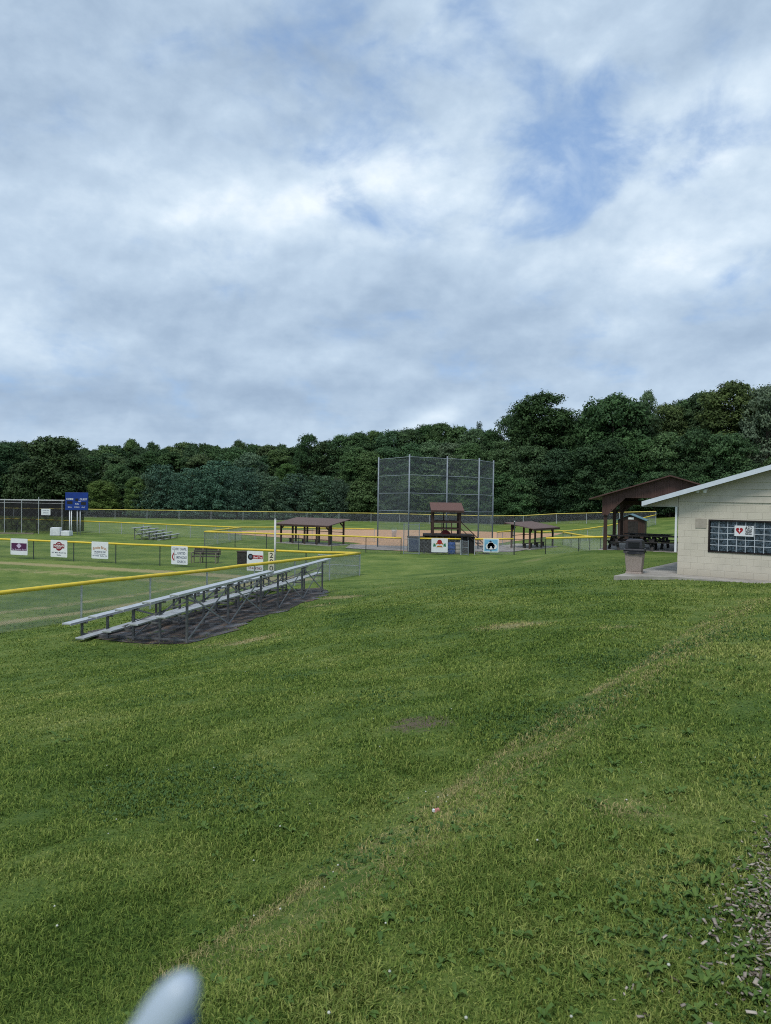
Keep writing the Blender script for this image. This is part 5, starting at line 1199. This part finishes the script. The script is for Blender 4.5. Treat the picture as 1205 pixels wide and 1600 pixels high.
def tree(xc, ytop, d, wpx, kind='broad', tone='dark', lab='oak', base=None, label=None, name=None):
    global ntree
    ntree += 1; p = at(xc, ytop, d); zb = H(p.x, p.y); h = p.z - zb; r = wpx / 2 * d / FPX
    if kind in ('broad', 'tall', 'bush'): kind = 'tall' if h / r > 3.3 else ('broad' if h / r > 2.0 else 'bush')
    ks = [k for k in VAR if k[0] == kind]; cm, tm, ratio = VAR[ks[ntree % len(ks)]]
    nm, lb, gp = LAB.get(lab, ('tree', None, None))
    t = thing(name or nm, label or lb, 'tree', (p.x, p.y, zb), random.random() * 6.28, None if label else gp)
    j = random.uniform(.86, 1.16); c = GREEN[tone]
    for me, nm_ in ((cm, 'crown'), (tm, 'trunk')):
        o = bpy.data.objects.new(nm_, me); C.objects.link(o); o.parent = t
        hs = h / ratio / (1.0 if kind != 'pine' else 1.0)
        if nm_ == 'crown':
            o.scale = (r / .98, r / .98, hs / 1.01); o.color = (c[0] * j * random.uniform(.9, 1.15), c[1] * j, c[2] * j * random.uniform(.85, 1.15), 1)
        else: o.scale = (r, r, hs)
    return t
# back left: level far row
for i, x in enumerate(np.arange(-70, 475, 17)):
    tree(x + random.uniform(-5, 5), 695 + 3 * math.sin(i * 1.1) + random.uniform(-5, 7), random.uniform(150, 160), random.uniform(32, 52), 'slim', random.choice(['dark', 'mid', 'olive', 'dark']), 'far')
for i, x in enumerate(np.arange(-60, 470, 25)):
    tree(x + random.uniform(-7, 7), 706 + random.uniform(-6, 12), random.uniform(141, 147), random.uniform(36, 56), 'slim', random.choice(['dark', 'mid', 'olive', 'deep']), 'far')
tree(14, 692, 134, 66, 'broad', 'dark', label='dark tree at the far left edge, beside the great dome-shaped tree', name='broadleaf_tree')
tree(88, 687, 131, 112, 'broad', 'dark', label='great dome-shaped dark tree rising behind the scoreboard', name='broadleaf_tree')
tree(45, 728, 128, 80, 'bush', 'deep', label='deep green bushy tree below the dome tree behind the batting cage', name='broadleaf_tree')
tree(-20, 715, 129, 80, 'broad', 'deep', label='deep green tree cut by the left edge of the view', name='broadleaf_tree')
tree(160, 752, 127, 50, 'bush', 'lime', label='bright yellow-green bushy tree just right of the scoreboard', name='broadleaf_tree')
tree(213, 747, 126.6, 34, 'tall', 'lime', label='narrow olive-lime tree standing left of the pines', name='young_tree')
tree(186, 728, 133, 54, 'broad', 'mid', label='mid-green tree between the scoreboard and the pines', name='broadleaf_tree')
tree(390, 709, 137, 62, 'open', 'pale', label='pale clumpy broadleaf rising behind the pines left of centre', name='broadleaf_tree')
tree(448, 726, 134, 40, 'broad', 'lime', label='light green young tree in the notch between the two pine groups', name='young_tree')
tree(482, 681, 140, 52, 'open', 'dark', label='dark rounded tree standing above the skyline left of the backstop', name='broadleaf_tree')
for x, y, d, w_ in [(252, 727, 129, 84), (300, 731, 127.5, 72), (343, 721, 129, 96), (383, 731, 127.5, 70), (228, 741, 127.5, 50), (425, 745, 127.5, 62), (462, 741, 128.5, 78), (502, 743, 127.5, 76), (530, 750, 127, 50)]:
    tree(x, y, d, w_, 'pine', 'blue', 'pine')
# behind the backstop
for x, y, d, w_, k, tn in [(512, 690, 141, 62, 'broad', 'dark'), (535, 682, 140, 56, 'broad', 'mid'), (560, 679, 138, 62, 'broad', 'dark'), (585, 676, 139, 58, 'broad', 'olive'), (612, 674, 137, 64, 'broad', 'dark'), (640, 672, 136, 58, 'broad', 'mid'), (668, 667, 137, 62, 'broad', 'dark'), (690, 664, 136, 64, 'broad', 'dark'),
      (718, 668, 134, 56, 'broad', 'mid'), (742, 672, 132, 58, 'broad', 'pale'), (765, 676, 133, 58, 'broad', 'dark'), (555, 700, 131, 54, 'broad', 'mid'), (580, 706, 130, 56, 'broad', 'olive'), (610, 700, 130, 60, 'broad', 'mid'), (645, 696, 130, 60, 'broad', 'mid'), (675, 692, 130, 58, 'broad', 'pale'), (705, 694, 129, 58, 'broad', 'pale'), (735, 694, 128, 56, 'tall', 'mid'),
      (795, 652, 130, 64, 'open', 'dark'), (820, 632, 127, 70, 'open', 'dark'), (790, 690, 125, 62, 'tall', 'mid'), (880, 652, 126, 66, 'broad', 'dark'), (905, 668, 122, 70, 'tall', 'dark'),
      (930, 640, 122, 76, 'broad', 'dark'), (998, 630, 120, 70, 'broad', 'dark'), (1045, 634, 121, 62, 'broad', 'olive'), (1070, 628, 122, 66, 'broad', 'mid'), (1100, 616, 120, 72, 'broad', 'dark'), (1180, 622, 112, 60, 'tall', 'mid'), (1230, 600, 112, 90, 'broad', 'dark'),
      (830, 700, 120, 80, 'tall', 'dark'), (870, 705, 118, 76, 'tall', 'deep'), (915, 700, 116, 84, 'tall', 'deep'), (955, 690, 114, 88, 'tall', 'deep'), (1000, 690, 112, 86, 'tall', 'dark'), (1045, 680, 110, 86, 'tall', 'mid'), (1090, 672, 108, 90, 'tall', 'dark'), (1140, 680, 104, 92, 'broad', 'mid'), (1270, 640, 104, 110, 'broad', 'dark')]:
    tree(x, y, d, w_, k, tn, 'oak')
tree(749, 661, 137, 22, 'pine', 'deep', label='slim dark conifer tip above the skyline right of the backstop', name='conifer_tree')
tree(850, 617, 124, 104, 'broad', 'dark', label='tall domed oak, highest crown just right of the backstop', name='oak_tree')
tree(962, 621, 118, 118, 'broad', 'dark', label='broad dark oak standing proud of the wood left of the pavilion roof', name='oak_tree')
tree(1013, 614, 124, 46, 'open', 'pale', label='pale clumpy crown peeping up between two oaks above the pavilion', name='broadleaf_tree')
tree(1145, 601, 112, 100, 'broad', 'olive', label='tallest olive-green crown on the skyline above the building roof', name='oak_tree')
tree(1200, 606, 106, 88, 'open', 'pale', label='tall pale loose-limbed tree at the right edge of the view', name='broadleaf_tree')
# shaded foot of the wood
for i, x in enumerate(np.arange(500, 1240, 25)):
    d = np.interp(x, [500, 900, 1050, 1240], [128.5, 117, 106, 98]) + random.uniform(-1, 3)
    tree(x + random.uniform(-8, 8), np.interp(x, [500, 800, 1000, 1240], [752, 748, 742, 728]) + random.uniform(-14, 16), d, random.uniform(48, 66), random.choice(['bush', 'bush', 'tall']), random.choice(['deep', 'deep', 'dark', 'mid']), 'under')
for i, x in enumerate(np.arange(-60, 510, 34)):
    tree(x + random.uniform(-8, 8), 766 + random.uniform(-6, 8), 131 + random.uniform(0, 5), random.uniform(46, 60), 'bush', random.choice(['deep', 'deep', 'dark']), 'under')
# the wood beyond reads as one mass: a deep thicket filling every gap
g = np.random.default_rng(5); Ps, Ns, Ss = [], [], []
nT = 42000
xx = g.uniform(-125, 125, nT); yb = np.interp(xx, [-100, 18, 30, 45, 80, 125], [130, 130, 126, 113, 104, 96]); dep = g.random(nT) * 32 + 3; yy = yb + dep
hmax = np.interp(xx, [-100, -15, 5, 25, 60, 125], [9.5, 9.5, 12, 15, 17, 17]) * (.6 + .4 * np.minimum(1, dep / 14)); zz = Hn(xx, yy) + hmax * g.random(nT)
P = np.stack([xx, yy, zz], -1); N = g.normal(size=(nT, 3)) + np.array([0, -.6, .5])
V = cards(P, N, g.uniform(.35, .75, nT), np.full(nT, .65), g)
th_ = np_mesh('deep_woods', V, np.arange(len(V)), 4, M['leaf'], dict(rnd=np.repeat(g.random(nT), 4))); th_.color = (.020, .036, .014, 1)  # leaf tint darkened to paint in the shade inside the wood
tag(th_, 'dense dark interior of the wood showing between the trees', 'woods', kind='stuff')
